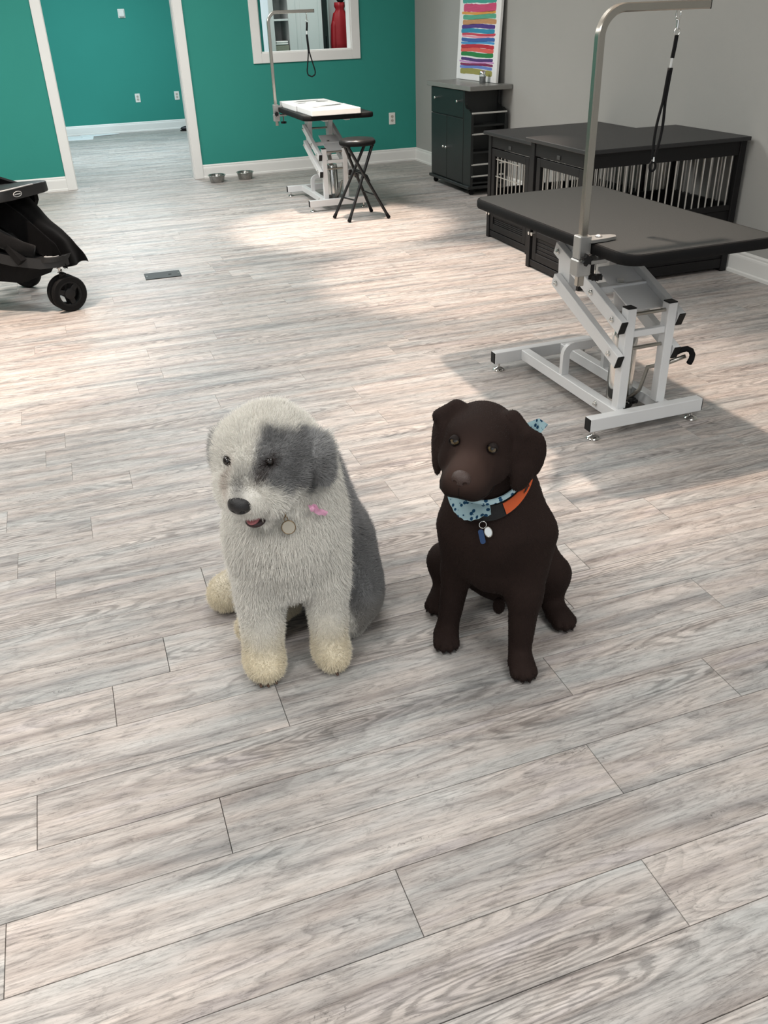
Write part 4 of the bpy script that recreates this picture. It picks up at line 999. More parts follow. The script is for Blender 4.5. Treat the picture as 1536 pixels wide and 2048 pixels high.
def vnoise(P, scale, seed=0):
    """smooth value noise in [-1,1]"""
    r = np.random.default_rng(seed); T = r.uniform(-1, 1, (16, 16, 16))
    q = P * scale; i = np.floor(q).astype(int); f = q - i; f = f * f * (3 - 2 * f); out = 0
    for dx in (0, 1):
        for dy in (0, 1):
            for dz in (0, 1):
                w = (f[:, 0] if dx else 1 - f[:, 0]) * (f[:, 1] if dy else 1 - f[:, 1]) * (f[:, 2] if dz else 1 - f[:, 2])
                out = out + w * T[(i[:, 0] + dx) % 16, (i[:, 1] + dy) % 16, (i[:, 2] + dz) % 16]
    return out
def fur(name, body, V, F, org, parent, count, dirfn, lenfn, colfn, rad, material, seed, nseg=4, skip=None):
    r = np.random.default_rng(seed)
    A, B, C, D = V[F[:, 0]], V[F[:, 1]], V[F[:, 2]], V[F[:, 3]]
    ar = 0.5 * np.linalg.norm(np.cross(C - A, D - B), axis=1); ar = ar / ar.sum()
    fi = r.choice(len(F), count, p=ar)
    u, v = r.random((count, 1)), r.random((count, 1))
    P = (A[fi] * (1 - u) + B[fi] * u) * (1 - v) + (D[fi] * (1 - u) + C[fi] * u) * v
    if skip is not None:
        P = P[~skip(P)]
    n = body.grad(P); L = lenfn(P, r); d = dirfn(P, n, r)
    col = colfn(P, r)
    m = len(P)
    ts = np.linspace(0, 1, nseg)
    pts = np.empty((m, nseg, 3))
    flow, bend = d
    for j, t in enumerate(ts):
        pts[:, j] = P - n * 0.002 + L[:, None] * (flow * t + bend * t * t)
    pts -= np.asarray(org)
    hc = bpy.data.hair_curves.new(name); hc.add_curves([nseg] * m)
    hc.points.foreach_set('position', pts.astype('f').ravel())
    ra = hc.attributes.get('radius') or hc.attributes.new('radius', 'FLOAT', 'POINT')
    prof = np.array([1.0 - 0.75 * t ** 1.5 for t in ts])
    ra.data.foreach_set('value', (np.ones((m, 1)) * prof[None] * rad).astype('f').ravel())
    ca = hc.attributes.new('col', 'FLOAT_COLOR', 'CURVE')
    ca.data.foreach_set('color', np.concatenate([col, np.ones((m, 1))], 1).astype('f').ravel())
    hc.materials.append(material)
    return tag(link(bpy.data.objects.new(name, hc), parent), kind='stuff')
def blob(name, c, r, M, org, parent, material, seg=20, rings=12, col=None):
    """ellipsoid with own axes (rows of M), relative to org"""
    rot = Matrix([list(x) for x in np.asarray(M).T])
    b = MB().ball(tuple(np.asarray(c) - org), tuple(r), seg, rings, rot)
    return b.build(name, material, parent, True, 180)
def eyeball(c, r, gaze, org, parent, iris, name='eye'):
    b = MB().ball(tuple(np.asarray(c) - org), r, 24, 16)
    o = b.build(name, attr_mat('eye gloss', 0.12, 0.5, coat=0.3), parent, True, 180)
    me = o.data; n = len(me.vertices); co = np.empty(n * 3, 'f'); me.vertices.foreach_get('co', co); co = co.reshape(-1, 3) - (np.asarray(c) - org)
    ca = (co @ nrm(gaze)) / r
    col = np.where((ca > 0.90)[:, None], [0.004, 0.004, 0.004], np.where((ca > 0.66)[:, None], iris, [0.012, 0.009, 0.008]))
    a = me.color_attributes.new('col', 'FLOAT_COLOR', 'POINT'); a.data.foreach_set('color', np.concatenate([col, np.ones((n, 1))], 1).astype('f').ravel())
    return o
def frame(f, l):
    f = nrm(f); l = np.asarray(l, float); l = nrm(l - f * (f @ l)); return f, l, np.cross(f, l)
FURM = attr_mat('fur strands', 0.55, 0.25)
SKINM = attr_mat('dog skin', 0.8, 0.1)
NOSE_BLACK = mat('wet black nose', srgb(30, 29, 30), 0.28, bump=0.6, bscale=500, var=0.15, vscale=80)
MOUTHM = mat('dark mouth', srgb(46, 24, 26), 0.35, var=0.15)
TONGUE = mat('pink tongue', srgb(176, 104, 108), 0.35, bump=0.3, bscale=300, var=0.1)

# ---------------- old english sheepdog
def sheepdog():
    org = V3(0.36, 1.80, 0)
    t = thing('sheepdog', 'fluffy white and grey sheepdog sitting left of the brown dog', 'dog', tuple(org))
    hc = V3(0.292, 1.700, 0.624)
    hf, hl, hu = frame((-0.52, -0.80, -0.34), (0.85, -0.53, 0.05))
    H = lambda f, l, u: hc + f * hf + l * hl + u * hu
    HM = np.array([hf, hl, hu])
    B = Body()
    # trunk: chest, ribcage, rump
    B.cone((0.345, 1.775, 0.50), (0.328, 1.745, 0.36), 0.102, 0.122, 0.05)
    B.cone((0.328, 1.745, 0.36), (0.332, 1.735, 0.275), 0.122, 0.095, 0.05)
    B.cone((0.375, 1.80, 0.42), (0.455, 1.945, 0.16), 0.115, 0.135, 0.06)
    B.ell((0.470, 1.93, 0.13), (0.125, 0.15, 0.125), 0.06)
    # neck and head
    B.cone((0.345, 1.765, 0.50), tuple(H(-0.03, 0, -0.060)), 0.100, 0.088, 0.05)
    B.ell(H(-0.012, 0, -0.034), (0.086, 0.098, 0.064), 0.03, HM)
    B.ell(H(0.035, 0.0, 0.004), (0.062, 0.076, 0.042), 0.03, HM)
    B.ell(H(0.105, 0.0, -0.045), (0.072, 0.064, 0.052), 0.03, HM)
    B.ell(H(0.088, 0.042, -0.062), (0.058, 0.038, 0.044), 0.02, HM)
    B.ell(H(0.088, -0.042, -0.062), (0.058, 0.038, 0.044), 0.02, HM)
    B.ell(H(0.13, 0.0, -0.025), (0.045, 0.040, 0.032), 0.02, HM)
    B.ell(H(0.128, 0.004, -0.110), (0.034, 0.028, 0.012), 0.012, HM)
    for s in (-1, 1):
        B.ell(H(0.02, s * 0.068, -0.045), (0.06, 0.042, 0.055), 0.03, HM)
    # ears
    B.cone(tuple(H(-0.005, 0.080, -0.010)), tuple(H(-0.005, 0.122, -0.040)), 0.022, 0.019, 0.012)
    B.ell(H(-0.006, 0.125, -0.066), (0.044, 0.017, 0.060), 0.006, HM)
    B.cone(tuple(H(-0.01, -0.080, -0.015)), tuple(H(-0.012, -0.116, -0.06)), 0.020, 0.022, 0.014)
    B.ell(H(-0.012, -0.114, -0.078), (0.038, 0.014, 0.058), 0.014, HM)
    # front legs
    B.cone((0.262, 1.735, 0.31), (0.231, 1.672, 0.05), 0.064, 0.040, 0.03)
    B.ell((0.229, 1.655, 0.035), (0.042, 0.056, 0.036), 0.025)
    B.cone((0.412, 1.705, 0.30), (0.397, 1.646, 0.05), 0.054, 0.036, 0.03)
    B.ell((0.396, 1.632, 0.035), (0.037, 0.053, 0.036), 0.025)
    # haunches and hind feet
    B.ell((0.515, 1.815, 0.10), (0.07, 0.105, 0.09), 0.05)
    B.cone((0.52, 1.80, 0.055), (0.475, 1.735, 0.045), 0.05, 0.042, 0.03)
    B.cone((0.36, 1.99, 0.10), (0.205, 1.985, 0.050), 0.075, 0.040, 0.04)
    B.ell((0.192, 1.972, 0.042), (0.045, 0.05, 0.036), 0.025)
    B.cone((0.38, 1.90, 0.07), (0.225, 1.80, 0.042), 0.055, 0.034, 0.03)
    # eye sockets
    for s in (-1, 1):
        B.ell(H(0.103, s * 0.047, 0.010), (0.024, 0.018, 0.015), 0.012, HM, 'sub')
    lo, hi = V3(0.06, 1.5, 0.002), V3(0.70, 2.14, 0.75)
    V, F = surface_nets(lambda q: B.sdf(q) - 0.004, lo - V3(0, 0, 0.03), hi, 0.006)
    V[:, 2] = np.maximum(V[:, 2], 0.003)
    WHITE = np.array(srgb(251, 247, 238)[:3]); CREAM = np.array(srgb(247, 235, 208)[:3]); GREY = np.array(srgb(158, 158, 158)[:3]); DGREY = np.array(srgb(84, 84, 86)[:3]); LGREY = np.array(srgb(176, 172, 166)[:3])
    def loc(P): q = P - hc; return q @ hf, q @ hl, q @ hu
    def colour(P, jitter=None):
        f, l, u = loc(P)
        n1 = vnoise(P, 28, 1); n2 = vnoise(P, 75, 2)
        c = np.tile(WHITE, (len(P), 1))
        # cream feet
        w = (smoothstep(0.17, 0.03, P[:, 2] + 0.015 * n1) * smoothstep(0.46, 0.43, P[:, 0]))[:, None]
        c = c * (1 - w) + CREAM * w
        # grey back: everything behind the shoulder line
        s = (P[:, 0] - 0.345) * 0.80 + (P[:, 1] - 1.755) * 0.60 + 0.10 * np.clip(0.30 - P[:, 2], 0, 1) + 0.012 * n1
        ishead = smoothstep(0.17, 0.14, np.sqrt(f ** 2 + l ** 2 + u ** 2))
        g = smoothstep(0.084, 0.102, s) * smoothstep(0.0, 0.03, P[:, 2]) * (1 - ishead) * (P[:, 0] > 0.36)
        # light lower haunch
        tone = GREY * (1 + 0.16 * n1)[:, None] * (1 + 0.12 * n2)[:, None]
        lowh = smoothstep(0.14, 0.05, P[:, 2])[:, None] * smoothstep(1.80, 1.74, P[:, 1])[:, None]
        tone = tone * (1 - lowh) + LGREY * 0.85 * lowh
        c = c * (1 - g[:, None]) + tone * g[:, None]
        # face patch over the dog's left eye, left ear and a trace of the right ear
        e = smoothstep(0.006, 0.026, l + 0.006 * n1 - 0.25 * np.clip(u - 0.02, 0, 0.1)) * smoothstep(-0.020, 0.008, f + 0.010 * n1 - 0.5 * np.clip(u - 0.015, 0, 1)) * smoothstep(-0.062, -0.036, u + 0.25 * np.clip(l - 0.02, 0, 0.06) + 0.006 * n1) * smoothstep(0.150, 0.125, f + 0.3 * np.clip(-u, 0, 1)) * ishead
        near_ = np.sqrt(f ** 2 + l ** 2 + u ** 2) < 0.21
        ear = smoothstep(0.084, 0.092, l) * near_ * smoothstep(-0.145, -0.125, u) * smoothstep(0.085, 0.06, u) * smoothstep(-0.045, -0.015, f)
        earr = smoothstep(0.094, 0.102, -l) * near_ * smoothstep(0.06, 0.02, u)
        p = np.maximum(e, ear)
        tone2 = (GREY * 0.92 * (1 + 0.30 * n1)[:, None] * (1 + 0.2 * n2)[:, None])
        dk = np.maximum(ear * smoothstep(0.11, 0.085, l), np.exp(-(((f - 0.09) / 0.05) ** 2 + ((l - 0.047) / 0.018) ** 2 + ((u - 0.010) / 0.014) ** 2)))[:, None]  # shade in the ear crease and round the hidden left eye, painted into the coat
        tone2 = tone2 * (1 - 0.55 * dk) + DGREY * 0.55 * dk
        c = c * (1 - p[:, None]) + tone2 * p[:, None]
        c = c * (1 - 0.75 * earr[:, None]) + GREY * 0.9 * 0.75 * earr[:, None]
        # dark hair on the bridge just above the nose
        br = np.exp(-(((f - 0.148) / 0.034) ** 2 + (l / 0.017) ** 2 + ((u + 0.004) / 0.024) ** 2))[:, None]
        c = c * (1 - 0.9 * br) + DGREY * 0.9 * br
        for s_, rr_, k_ in ((-1, 0.0135, 0.92), (1, 0.021, 0.9)):  # dark lid skin; the wider left ring also paints in the eye's shadow
            rim = np.exp(-((np.sqrt((l - s_ * 0.047) ** 2 + ((u - 0.009) * 1.4) ** 2) / rr_) ** 4)) * (f > 0.05) * ishead
            c = c * (1 - k_ * rim[:, None]) + np.array(srgb(62, 50, 46)[:3]) * k_ * rim[:, None]
        # brown tear mark by the right eye
        tr = np.exp(-(((l + 0.034) / 0.010) ** 2 + ((u - 0.0) / 0.020) ** 2)) * (f > 0.05) * 0.5
        c = c * (1 - tr[:, None]) + np.array(srgb(150, 118, 100)[:3]) * tr[:, None]
        return c
    np_mesh('body', V - org, F, SKINM, t, colour(V) * 0.9)
    def dirs(P, n, r):
        f, l, u = loc(P)
        m = len(P); rn = r.normal(0, 1, (m, 3))
        onhead = smoothstep(0.20, 0.15, np.sqrt(f ** 2 + l ** 2 + u ** 2))[:, None]
        back = np.stack([0.5 + 0 * f, 0.55 + 0 * f, -0.65 + 0 * f], 1)
        chest = np.stack([0 * f, -0.1 + 0 * f, -1 + 0 * f], 1)
        behind = smoothstep(0.08, 0.14, (P[:, 0] - 0.345) * 0.8 + (P[:, 1] - 1.755) * 0.6)[:, None]
        fl = chest * (1 - behind) + back * behind
        cl = vnoise(P, 40, 5)[:, None] * np.array([1, 0.4, 0]) + vnoise(P, 40, 6)[:, None] * np.array([0, 0.6, 1])
        hd = (P - H(0.19, 0, -0.03)); hd = hd / (np.linalg.norm(hd, axis=1, keepdims=True) + 1e-6)
        fl = fl * (1 - onhead) + hd * 0.55 * onhead + cl * 0.35
        leg = smoothstep(0.24, 0.16, P[:, 2])[:, None]
        fl = fl * (1 - 0.6 * leg)
        a = n * (0.85 + 0.2 * leg) + 0.24 * rn + 0.2 * fl; b = 0.7 * fl + 0.25 * r.normal(0, 1, (m, 3)) * 0.5
        return a, b
    def length(P, r):
        f, l, u = loc(P)
        m = len(P); L = np.full(m, 0.0145)
        L = L * (1 - 0.45 * smoothstep(0.24, 0.14, P[:, 2]))
        hd = np.sqrt(f ** 2 + l ** 2 + u ** 2) < 0.2
        L = np.where(hd, 0.0115, L)
        L = np.where(hd & (f > 0.08) & (u < 0.0), 0.011, L)
        L = np.where(hd & (f > 0.155), 0.006, L)
        ear = hd & (np.abs(l) > 0.095) & (u < 0.07)
        L = np.where(ear, 0.0125, L)
        L = np.minimum(L, 0.006 + 0.6 * P[:, 2])
        for s in (-1, 1):
            de = np.sqrt((f - 0.1) ** 2 + (l - s * 0.047) ** 2 + (u - 0.010) ** 2)
            L = np.where(de < 0.024, 0.0065 if s < 0 else 0.010, L)
        return L * r.uniform(0.65, 1.15, m)
    def fcol(P, r):
        return np.clip(colour(P + r.normal(0, 0.004, P.shape)) * r.uniform(0.84, 1.08, (len(P), 1)), 0, 1)
    nose_c = H(0.176, 0.0, -0.030)
    def skip(P):
        f, l, u = loc(P)
        return ((f > 0.148) & (np.abs(l) < 0.024) & (np.abs(u + 0.030) < 0.019)) | (np.sqrt((f - 0.097) ** 2 + (l + 0.047) ** 2 + (u - 0.009) ** 2) < 0.011) | (np.linalg.norm(P - H(0.145, 0.004, -0.106), axis=1) < 0.022)
    fur('fur', B, V, F, org, t, 330000, dirs, length, fcol, 0.00042, FURM, 11, skip=skip)
    # nose with nostrils
    nb = Body()
    nb.ell(nose_c, (0.020, 0.026, 0.019), 0.01, HM); nb.ell(nose_c + hu * 0.008 - hf * 0.006, (0.02, 0.022, 0.014), 0.01, HM)
    for s in (-1, 1):
        nb.ell(nose_c + hf * 0.018 + hl * s * 0.0105 - hu * 0.004, (0.008, 0.0055, 0.005), 0.004, HM, 'sub')
    nv, nf = surface_nets(nb.sdf, nose_c - 0.04, nose_c + 0.04, 0.002)
    np_mesh('nose', nv - org, nf, NOSE_BLACK, t)
    for s in (-1, 1):
        eyeball(H(0.0855 if s < 0 else 0.080, s * 0.047, 0.008), 0.0112, hf * 0.9 + hl * s * 0.25 - hu * 0.1, org, t, [0.012, 0.008, 0.006])
    # open mouth: dark lip with tongue
    mo = blob('lower_lip', H(0.150, 0.006, -0.107), (0.022, 0.024, 0.011), HM, org, t, MOUTHM)
    blob('tongue', H(0.152, 0.004, -0.099), (0.020, 0.016, 0.007), HM, org, mo, TONGUE)
    # paw pads on the tucked hind foot
    pads = mat('worn paw pad', srgb(88, 66, 54), 0.7, bump=0.4, var=0.2)
    for q, (dx, dz) in enumerate(((0.0, 0.0), (0.012, 0.018), (-0.004, 0.022), (-0.012, 0.006), (0.014, -0.008))):
        blob('paw_pad', V3(0.199 + dx * 0.3, 1.786 + dx, 0.04 + dz), (0.006, 0.007, 0.006), np.eye(3), org, t, pads, 10, 8)
    for px, py in ((0.222, 1.600), (0.205, 1.606), (0.243, 1.603), (0.392, 1.578)):
        blob('claw', V3(px, py, 0.008), (0.004, 0.009, 0.004), np.eye(3), org, t, MATS['worn paw pad'], 8, 6)
    # collar, round tag, pink bow
    tg = thing('dog_tag', 'round brass edged tag hanging on the sheepdog chest', 'tag', (0, 0, 0))
    p = B.cast((0.35, 1.77, 0.445), (-0.22, -1.0, -0.06), 0.022)
    tg.location = tuple(p)
    d = nrm((-0.22, -1.0, 0.35)); Mx = Vector((0, 0, 1)).rotation_difference(Vector(d)).to_matrix().to_4x4()
    MB().lathe([(0.0001, -0.001), (0.0145, -0.001), (0.0145, 0.001), (0.0001, 0.001)], 28, (0, 0, 0), d).build('disc', mat('pale tag face', srgb(180, 172, 156), 0.35, 0.4), tg, True, 40)
    MB().tube([Mx @ Vector((0.0150 * math.cos(a), 0.0150 * math.sin(a), 0)) for a in [2 * math.pi * k / 32 for k in range(32)]], 0.0014, 6, closed=True).build('rim', mat('brass rim', srgb(132, 112, 84), 0.35, 0.8), tg, True, 180)
    MB().tube([Mx @ Vector((0.004 * math.cos(a), 0.019 + 0.006 * math.sin(a), 0)) for a in [2 * math.pi * k / 20 for k in range(20)]], 0.001, 6, closed=True).build('split_ring', MATS['brass rim'], tg, True, 180)
    MB().tube([Mx @ Vector((0.003 * math.sin(k * 0.8), 0.026 + 0.003 * k, 0.001)) for k in range(7)], 0.0018, 6).build('clasp', MATS['brass rim'], tg, True, 180)
    bw = thing('pink_bow', 'pink satin bow in the fur of the sheepdog neck', 'bow', (0, 0, 0))
    p = B.cast((0.36, 1.775, 0.455), (0.10, -1.0, 0.05), 0.018); bw.location = tuple(p)
    SAT = mat('pink satin', srgb(226, 168, 196), 0.35, bump=0.3, bscale=90, var=0.1, vscale=30)
    def petal(name, pts, th=0.0012):
        b = MB(); up = [b.bm.verts.new(p_) for p_ in pts]; b.bm.faces.new(up)
        bmesh.ops.subdivide_edges(b.bm, edges=b.bm.edges, cuts=2, use_grid_fill=True)
        for v in b.bm.verts: v.co.y += 0.004 * math.sin(v.co.x * 300) - 0.002 * math.cos(v.co.z * 400)
        bmesh.ops.solidify(b.bm, geom=b.bm.faces[:], thickness=th)
        b.build(name, SAT, bw, True, 60)
    petal('ribbon_tail', [(0, -0.004, 0.004), (0.034, -0.006, -0.012), (0.030, -0.004, -0.026), (0.004, -0.004, -0.012)])
    petal('ribbon_loop', [(-0.010, -0.004, 0.014), (0.010, -0.008, 0.010), (0.016, -0.006, -0.006), (-0.004, -0.004, -0.006)])
    MB().ball((0.0, -0.004, 0.0), (0.006, 0.005, 0.007), 12, 8).build('knot', SAT, bw, True, 180)
    return B
SHEEP = sheepdog()

# ---------------- chocolate labrador
def labrador():
    org = V3(0.83, 1.60, 0)
    t = thing('labrador', 'chocolate brown labrador sitting right of the sheepdog', 'dog', tuple(org))
    hc = V3(0.726, 1.500, 0.622)
    hf, hl, hu = frame((-0.60, -0.78, -0.02), (0.77, -0.60, -0.10))
    H = lambda f, l, u: hc + f * hf + l * hl + u * hu
    HM = np.array([hf, hl, hu])
    B = Body()
    # trunk
    B.cone((0.805, 1.575, 0.47), (0.800, 1.555, 0.36), 0.085, 0.100, 0.05)
    B.cone((0.800, 1.555, 0.36), (0.80, 1.55, 0.26), 0.100, 0.080, 0.05)
    B.cone((0.81, 1.59, 0.40), (0.92, 1.735, 0.15), 0.105, 0.125, 0.06)
    B.ell((0.93, 1.745, 0.125), (0.115, 0.125, 0.12), 0.05)
    # neck, head
    B.cone((0.795, 1.575, 0.46), tuple(H(-0.045, 0, -0.02)), 0.083, 0.074, 0.04)
    B.ell(H(-0.02, 0, 0.004), (0.086, 0.076, 0.060), 0.03, HM)
    B.ell(H(0.015, 0, 0.014), (0.062, 0.068, 0.046), 0.02, HM)
    B.cone(tuple(H(0.045, 0, -0.020)), tuple(H(0.135, 0, -0.024)), 0.046, 0.034, 0.022)
    B.ell(H(0.115, 0.0, -0.038), (0.052, 0.042, 0.032), 0.015, HM)
    for s in (-1, 1):
        B.ell(H(0.110, s * 0.024, -0.050), (0.046, 0.022, 0.028), 0.012, HM)
        B.ell(H(0.02, s * 0.045, -0.04), (0.055, 0.034, 0.042), 0.025, HM)
        B.ell(H(0.080, s * 0.033, -0.060), (0.052, 0.022, 0.028), 0.014, HM)
    B.ell(H(0.085, 0.0, -0.070), (0.055, 0.030, 0.016), 0.012, HM)
    # ears: folded flaps
    for s in (-1, 1):
        B.cone(tuple(H(-0.025, s * 0.062, 0.052)), tuple(H(-0.012, s * 0.094, 0.030)), 0.018, 0.016, 0.02)
        e_ = 0.110 if s > 0 else 0.092
        if s > 0: w_ = nrm(-0.60 * hf + 0.80 * hl); n_ = nrm(0.80 * hf + 0.60 * hl)
        else: w_ = nrm(-0.92 * hf - 0.40 * hl); n_ = nrm(0.40 * hf - 0.92 * hl)
        EM = np.array([w_, n_, hu])
        B.ell(H(-0.012, s * e_, -0.024), (0.042, 0.0125, 0.064), 0.012, EM)
        B.ell(H(0.004, s * (e_ - 0.008), -0.068), (0.026, 0.010, 0.036), 0.010, EM)
    # front legs
    B.cone((0.735, 1.600, 0.34), (0.735, 1.622, 0.20), 0.058, 0.040, 0.04)
    B.cone((0.735, 1.622, 0.20), (0.706, 1.610, 0.055), 0.038, 0.028, 0.02)
    B.cone((0.872, 1.50, 0.35), (0.848, 1.475, 0.19), 0.060, 0.040, 0.04)
    B.cone((0.848, 1.475, 0.20), (0.832, 1.455, 0.055), 0.040, 0.029, 0.02)
    fd = nrm((-0.45, -0.89, 0)); fl = V3(0.89, -0.45, 0); FM = np.array([fd, fl, (0, 0, 1)])
    def paw(c, fwd):
        fwd = nrm(fwd); l = V3(-fwd[1], fwd[0], 0); M = np.array([fwd, l, (0, 0, 1)]); c = np.asarray(c)
        B.ell(c, (0.042, 0.033, 0.028), 0.02, M)
        for q, (a, dl) in enumerate(((0.024, -0.024), (0.036, -0.009), (0.036, 0.009), (0.024, 0.024))):
            B.ell(c + fwd * a + l * dl + V3(0, 0, -0.006), (0.019, 0.010, 0.016), 0.006, M)
        return c, fwd, l
    paws = [paw((0.693, 1.595, 0.026), (-0.35, -0.94, 0)), paw((0.822, 1.425, 0.026), (-0.22, -0.97, 0))]
    # haunches and hind feet
    B.cone((0.96, 1.70, 0.15), (1.008, 1.622, 0.120), 0.080, 0.050, 0.04)
    B.cone((1.008, 1.622, 0.12), (1.005, 1.602, 0.045), 0.044, 0.031, 0.025)
    paws.append(paw((1.005, 1.562, 0.026), (0.10, -1.0, 0)))
    B.cone((0.86, 1.78, 0.13), (0.78, 1.79, 0.115), 0.085, 0.055, 0.04)
    B.cone((0.78, 1.79, 0.11), (0.765, 1.77, 0.045), 0.045, 0.033, 0.025)
    paws.append(paw((0.738, 1.745, 0.026), (-0.62, -0.75, 0)))
    B.ell((0.845, 1.60, 0.075), (0.016, 0.016, 0.025), 0.015)
    for s in (-1, 1):
        B.ell(H(0.072, s * 0.040, 0.020), (0.017, 0.0130, 0.0092), 0.007, HM, 'sub')
    # closed mouth line
    for s in (-1, 1):
        B.ell(H(0.118, s * 0.026, -0.076), (0.05, 0.030, 0.0035), 0.006, HM, 'sub')
    V, F = surface_nets(B.sdf, V3(0.54, 1.28, -0.03), V3(1.16, 1.95, 0.76), 0.0055)
    V[:, 2] = np.maximum(V[:, 2], 0.002)
    BR = np.array(srgb(40, 30, 27)[:3]); LB = np.array(srgb(76, 59, 53)[:3])
    def loc(P): q = P - hc; return q @ hf, q @ hl, q @ hu
    def colour(P):
        f, l, u = loc(P); n1 = vnoise(P, 20, 3)
        c = np.tile(BR, (len(P), 1)) * (1 + 0.12 * n1)[:, None]
        mz = smoothstep(0.05, 0.12, f)[:, None] * smoothstep(-0.05, -0.01, u)[:, None] * (np.abs(l) < 0.05)[:, None]
        c = c * (1 - 0.6 * mz) + LB * 0.6 * mz
        return c
    np_mesh('body', V - org, F, SKINM, t, colour(V))
    def dirs(P, n, r):
        f, l, u = loc(P); m = len(P)
        onhead = smoothstep(0.18, 0.14, np.sqrt(f ** 2 + l ** 2 + u ** 2))[:, None]
        fl_ = np.tile(V3(0.25, 0.25, -0.93), (m, 1)) * (1 - onhead) + (-hf * 0.9 - hu * 0.25) * onhead
        ear = ((np.abs(l) > 0.078) & (u < 0.06))[:, None] * onhead
        fl_ = fl_ * (1 - ear) - hu * ear
        tg_ = fl_ - n * (fl_ * n).sum(1, keepdims=True)
        return n * 0.42 + tg_ * 0.85 + 0.10 * r.normal(0, 1, (m, 3)), tg_ * 0.25 - n * 0.18
    def length(P, r):
        f, l, u = loc(P)
        L = np.full(len(P), 0.0075); hd = np.sqrt(f ** 2 + l ** 2 + u ** 2) < 0.19
        L = np.where(hd, 0.007, L); L = np.where(hd & (f > 0.05), 0.0045, L)
        L = np.minimum(L, 0.004 + 0.4 * P[:, 2])
        for s in (-1, 1):
            de = np.sqrt((f - 0.075) ** 2 + (l - s * 0.040) ** 2 + (u - 0.022) ** 2); L = np.where(de < 0.018, 0.0015, L)
        return L * r.uniform(0.7, 1.15, len(P))
    def fcol(P, r): return np.clip(colour(P) * r.uniform(0.75, 1.2, (len(P), 1)), 0, 1)
    nose_c = H(0.158, 0.0, -0.013)
    def skip(P):
        f, l, u = loc(P); return (f > 0.148) & (np.abs(l) < 0.02) & (np.abs(u + 0.013) < 0.016)
    fur('fur', B, V, F, org, t, 150000, dirs, length, fcol, 0.0006, attr_mat('short glossy coat', 0.5, 0.22), 21, skip=skip)
    nb = Body()
    nb.ell(nose_c, (0.015, 0.0200, 0.0138), 0.01, HM); nb.ell(nose_c + hu * 0.006 - hf * 0.006, (0.016, 0.017, 0.011), 0.01, HM)
    for s in (-1, 1):
        nb.ell(nose_c + hf * 0.0125 + hl * s * 0.0105 - hu * 0.003, (0.007, 0.0048, 0.0042), 0.003, HM, 'sub')
    nv, nf = surface_nets(nb.sdf, nose_c - 0.035, nose_c + 0.035, 0.0018)
    np_mesh('nose', nv - org, nf, mat('brown nose leather', srgb(62, 46, 41), 0.5, bump=0.5, bscale=500, var=0.1), t)
    for s in (-1, 1):
        e = H(0.0655, s * 0.040, 0.0195)
        eyeball(e - hf * 0.003, 0.0115, -e + V3(-0.10, 0.0, 1.42), org, t, list(np.array(srgb(96, 82, 58)[:3])))
        lid = MB().ball((0, 0, 0), 0.0122, 28, 18)
        up_ = Vector(nrm(hu * 0.95 - hf * 0.05 + hl * s * 0.20))
        bmesh.ops.delete(lid.bm, geom=[v for v in lid.bm.verts if v.co.dot(up_) < 0.0044], context='VERTS')
        bmesh.ops.translate(lid.bm, verts=lid.bm.verts, vec=Vector(e - hf * 0.003 - org))
        lid.build('upper_lid', mat('brown eyelid', srgb(27, 20, 18), 0.75, spec=0.2), t, True, 180)
        ring = [e + hf * 0.0050 + hl * (s * 0.001 + 0.0110 * math.cos(a)) + hu * 0.0076 * math.sin(a) - hf * 0.003 * abs(math.cos(a)) for a in [2 * math.pi * k / 24 for k in range(24)]]
        MB().tube([tuple(p - org) for p in ring], 0.0015, 8, closed=True).build('eyelid', mat('brown eyelid', srgb(48, 34, 30), 0.45), t, True, 180)
    def on_skin(q, off=0.0008):
        q = np.asarray(q, float)
        for _ in range(5): q = q - B.grad(q[None])[0] * (float(B.sdf(q[None])[0]) - off)
        return q
    LIPM = mat('dark lip line', srgb(18, 13, 12), 0.7, spec=0.2)
    MB().tube([tuple(on_skin(H(0.168 - 0.002 * k, 0, -0.026 - 0.006 * k)) - org) for k in range(5)], 0.0006, 6).build('philtrum', LIPM, t, True, 180)
    for s in (-1, 1):
        pth = [(0.164, 0.001, -0.050), (0.160, 0.012, -0.054), (0.150, 0.028, -0.058), (0.128, 0.044, -0.060), (0.100, 0.054, -0.062), (0.075, 0.060, -0.062)]
        MB().tube([tuple(on_skin(H(a_, s * b2, c_)) - org) for a_, b2, c_ in pth], lambda i: (0.0014, 0.0015, 0.0015, 0.0014, 0.0012, 0.0008)[i], 6).build('lip_line', LIPM, t, True, 180)
    for c, fwd, l in paws:
        for a, dl in ((0.036, -0.025), (0.048, -0.009), (0.048, 0.009), (0.036, 0.025)):
            blob('claw', np.asarray(c) + fwd * a + l * dl + V3(0, 0, -0.018), (0.006, 0.0028, 0.0035), np.array([fwd, l, (0, 0, 1)]), org, t, mat('dark claw', srgb(34, 27, 24), 0.4), 8, 6)
    # ---- collar and bandana fitted round the neck
    ctr = V3(0.772, 1.553, 0.530); axis = nrm(V3(0.40, 0.42, -0.81)) * -1.0
    e1 = nrm(np.cross(axis, (0, 0, 1))); e2 = np.cross(axis, e1)
    n = 72
    def ring_pts(shift, off):
        out = []
        for k in range(n):
            a = 2 * math.pi * k / n
            out.append(B.cast(ctr + axis * shift, e1 * math.cos(a) + e2 * math.sin(a), off, 0.02, 0.16))
        return np.array(out)
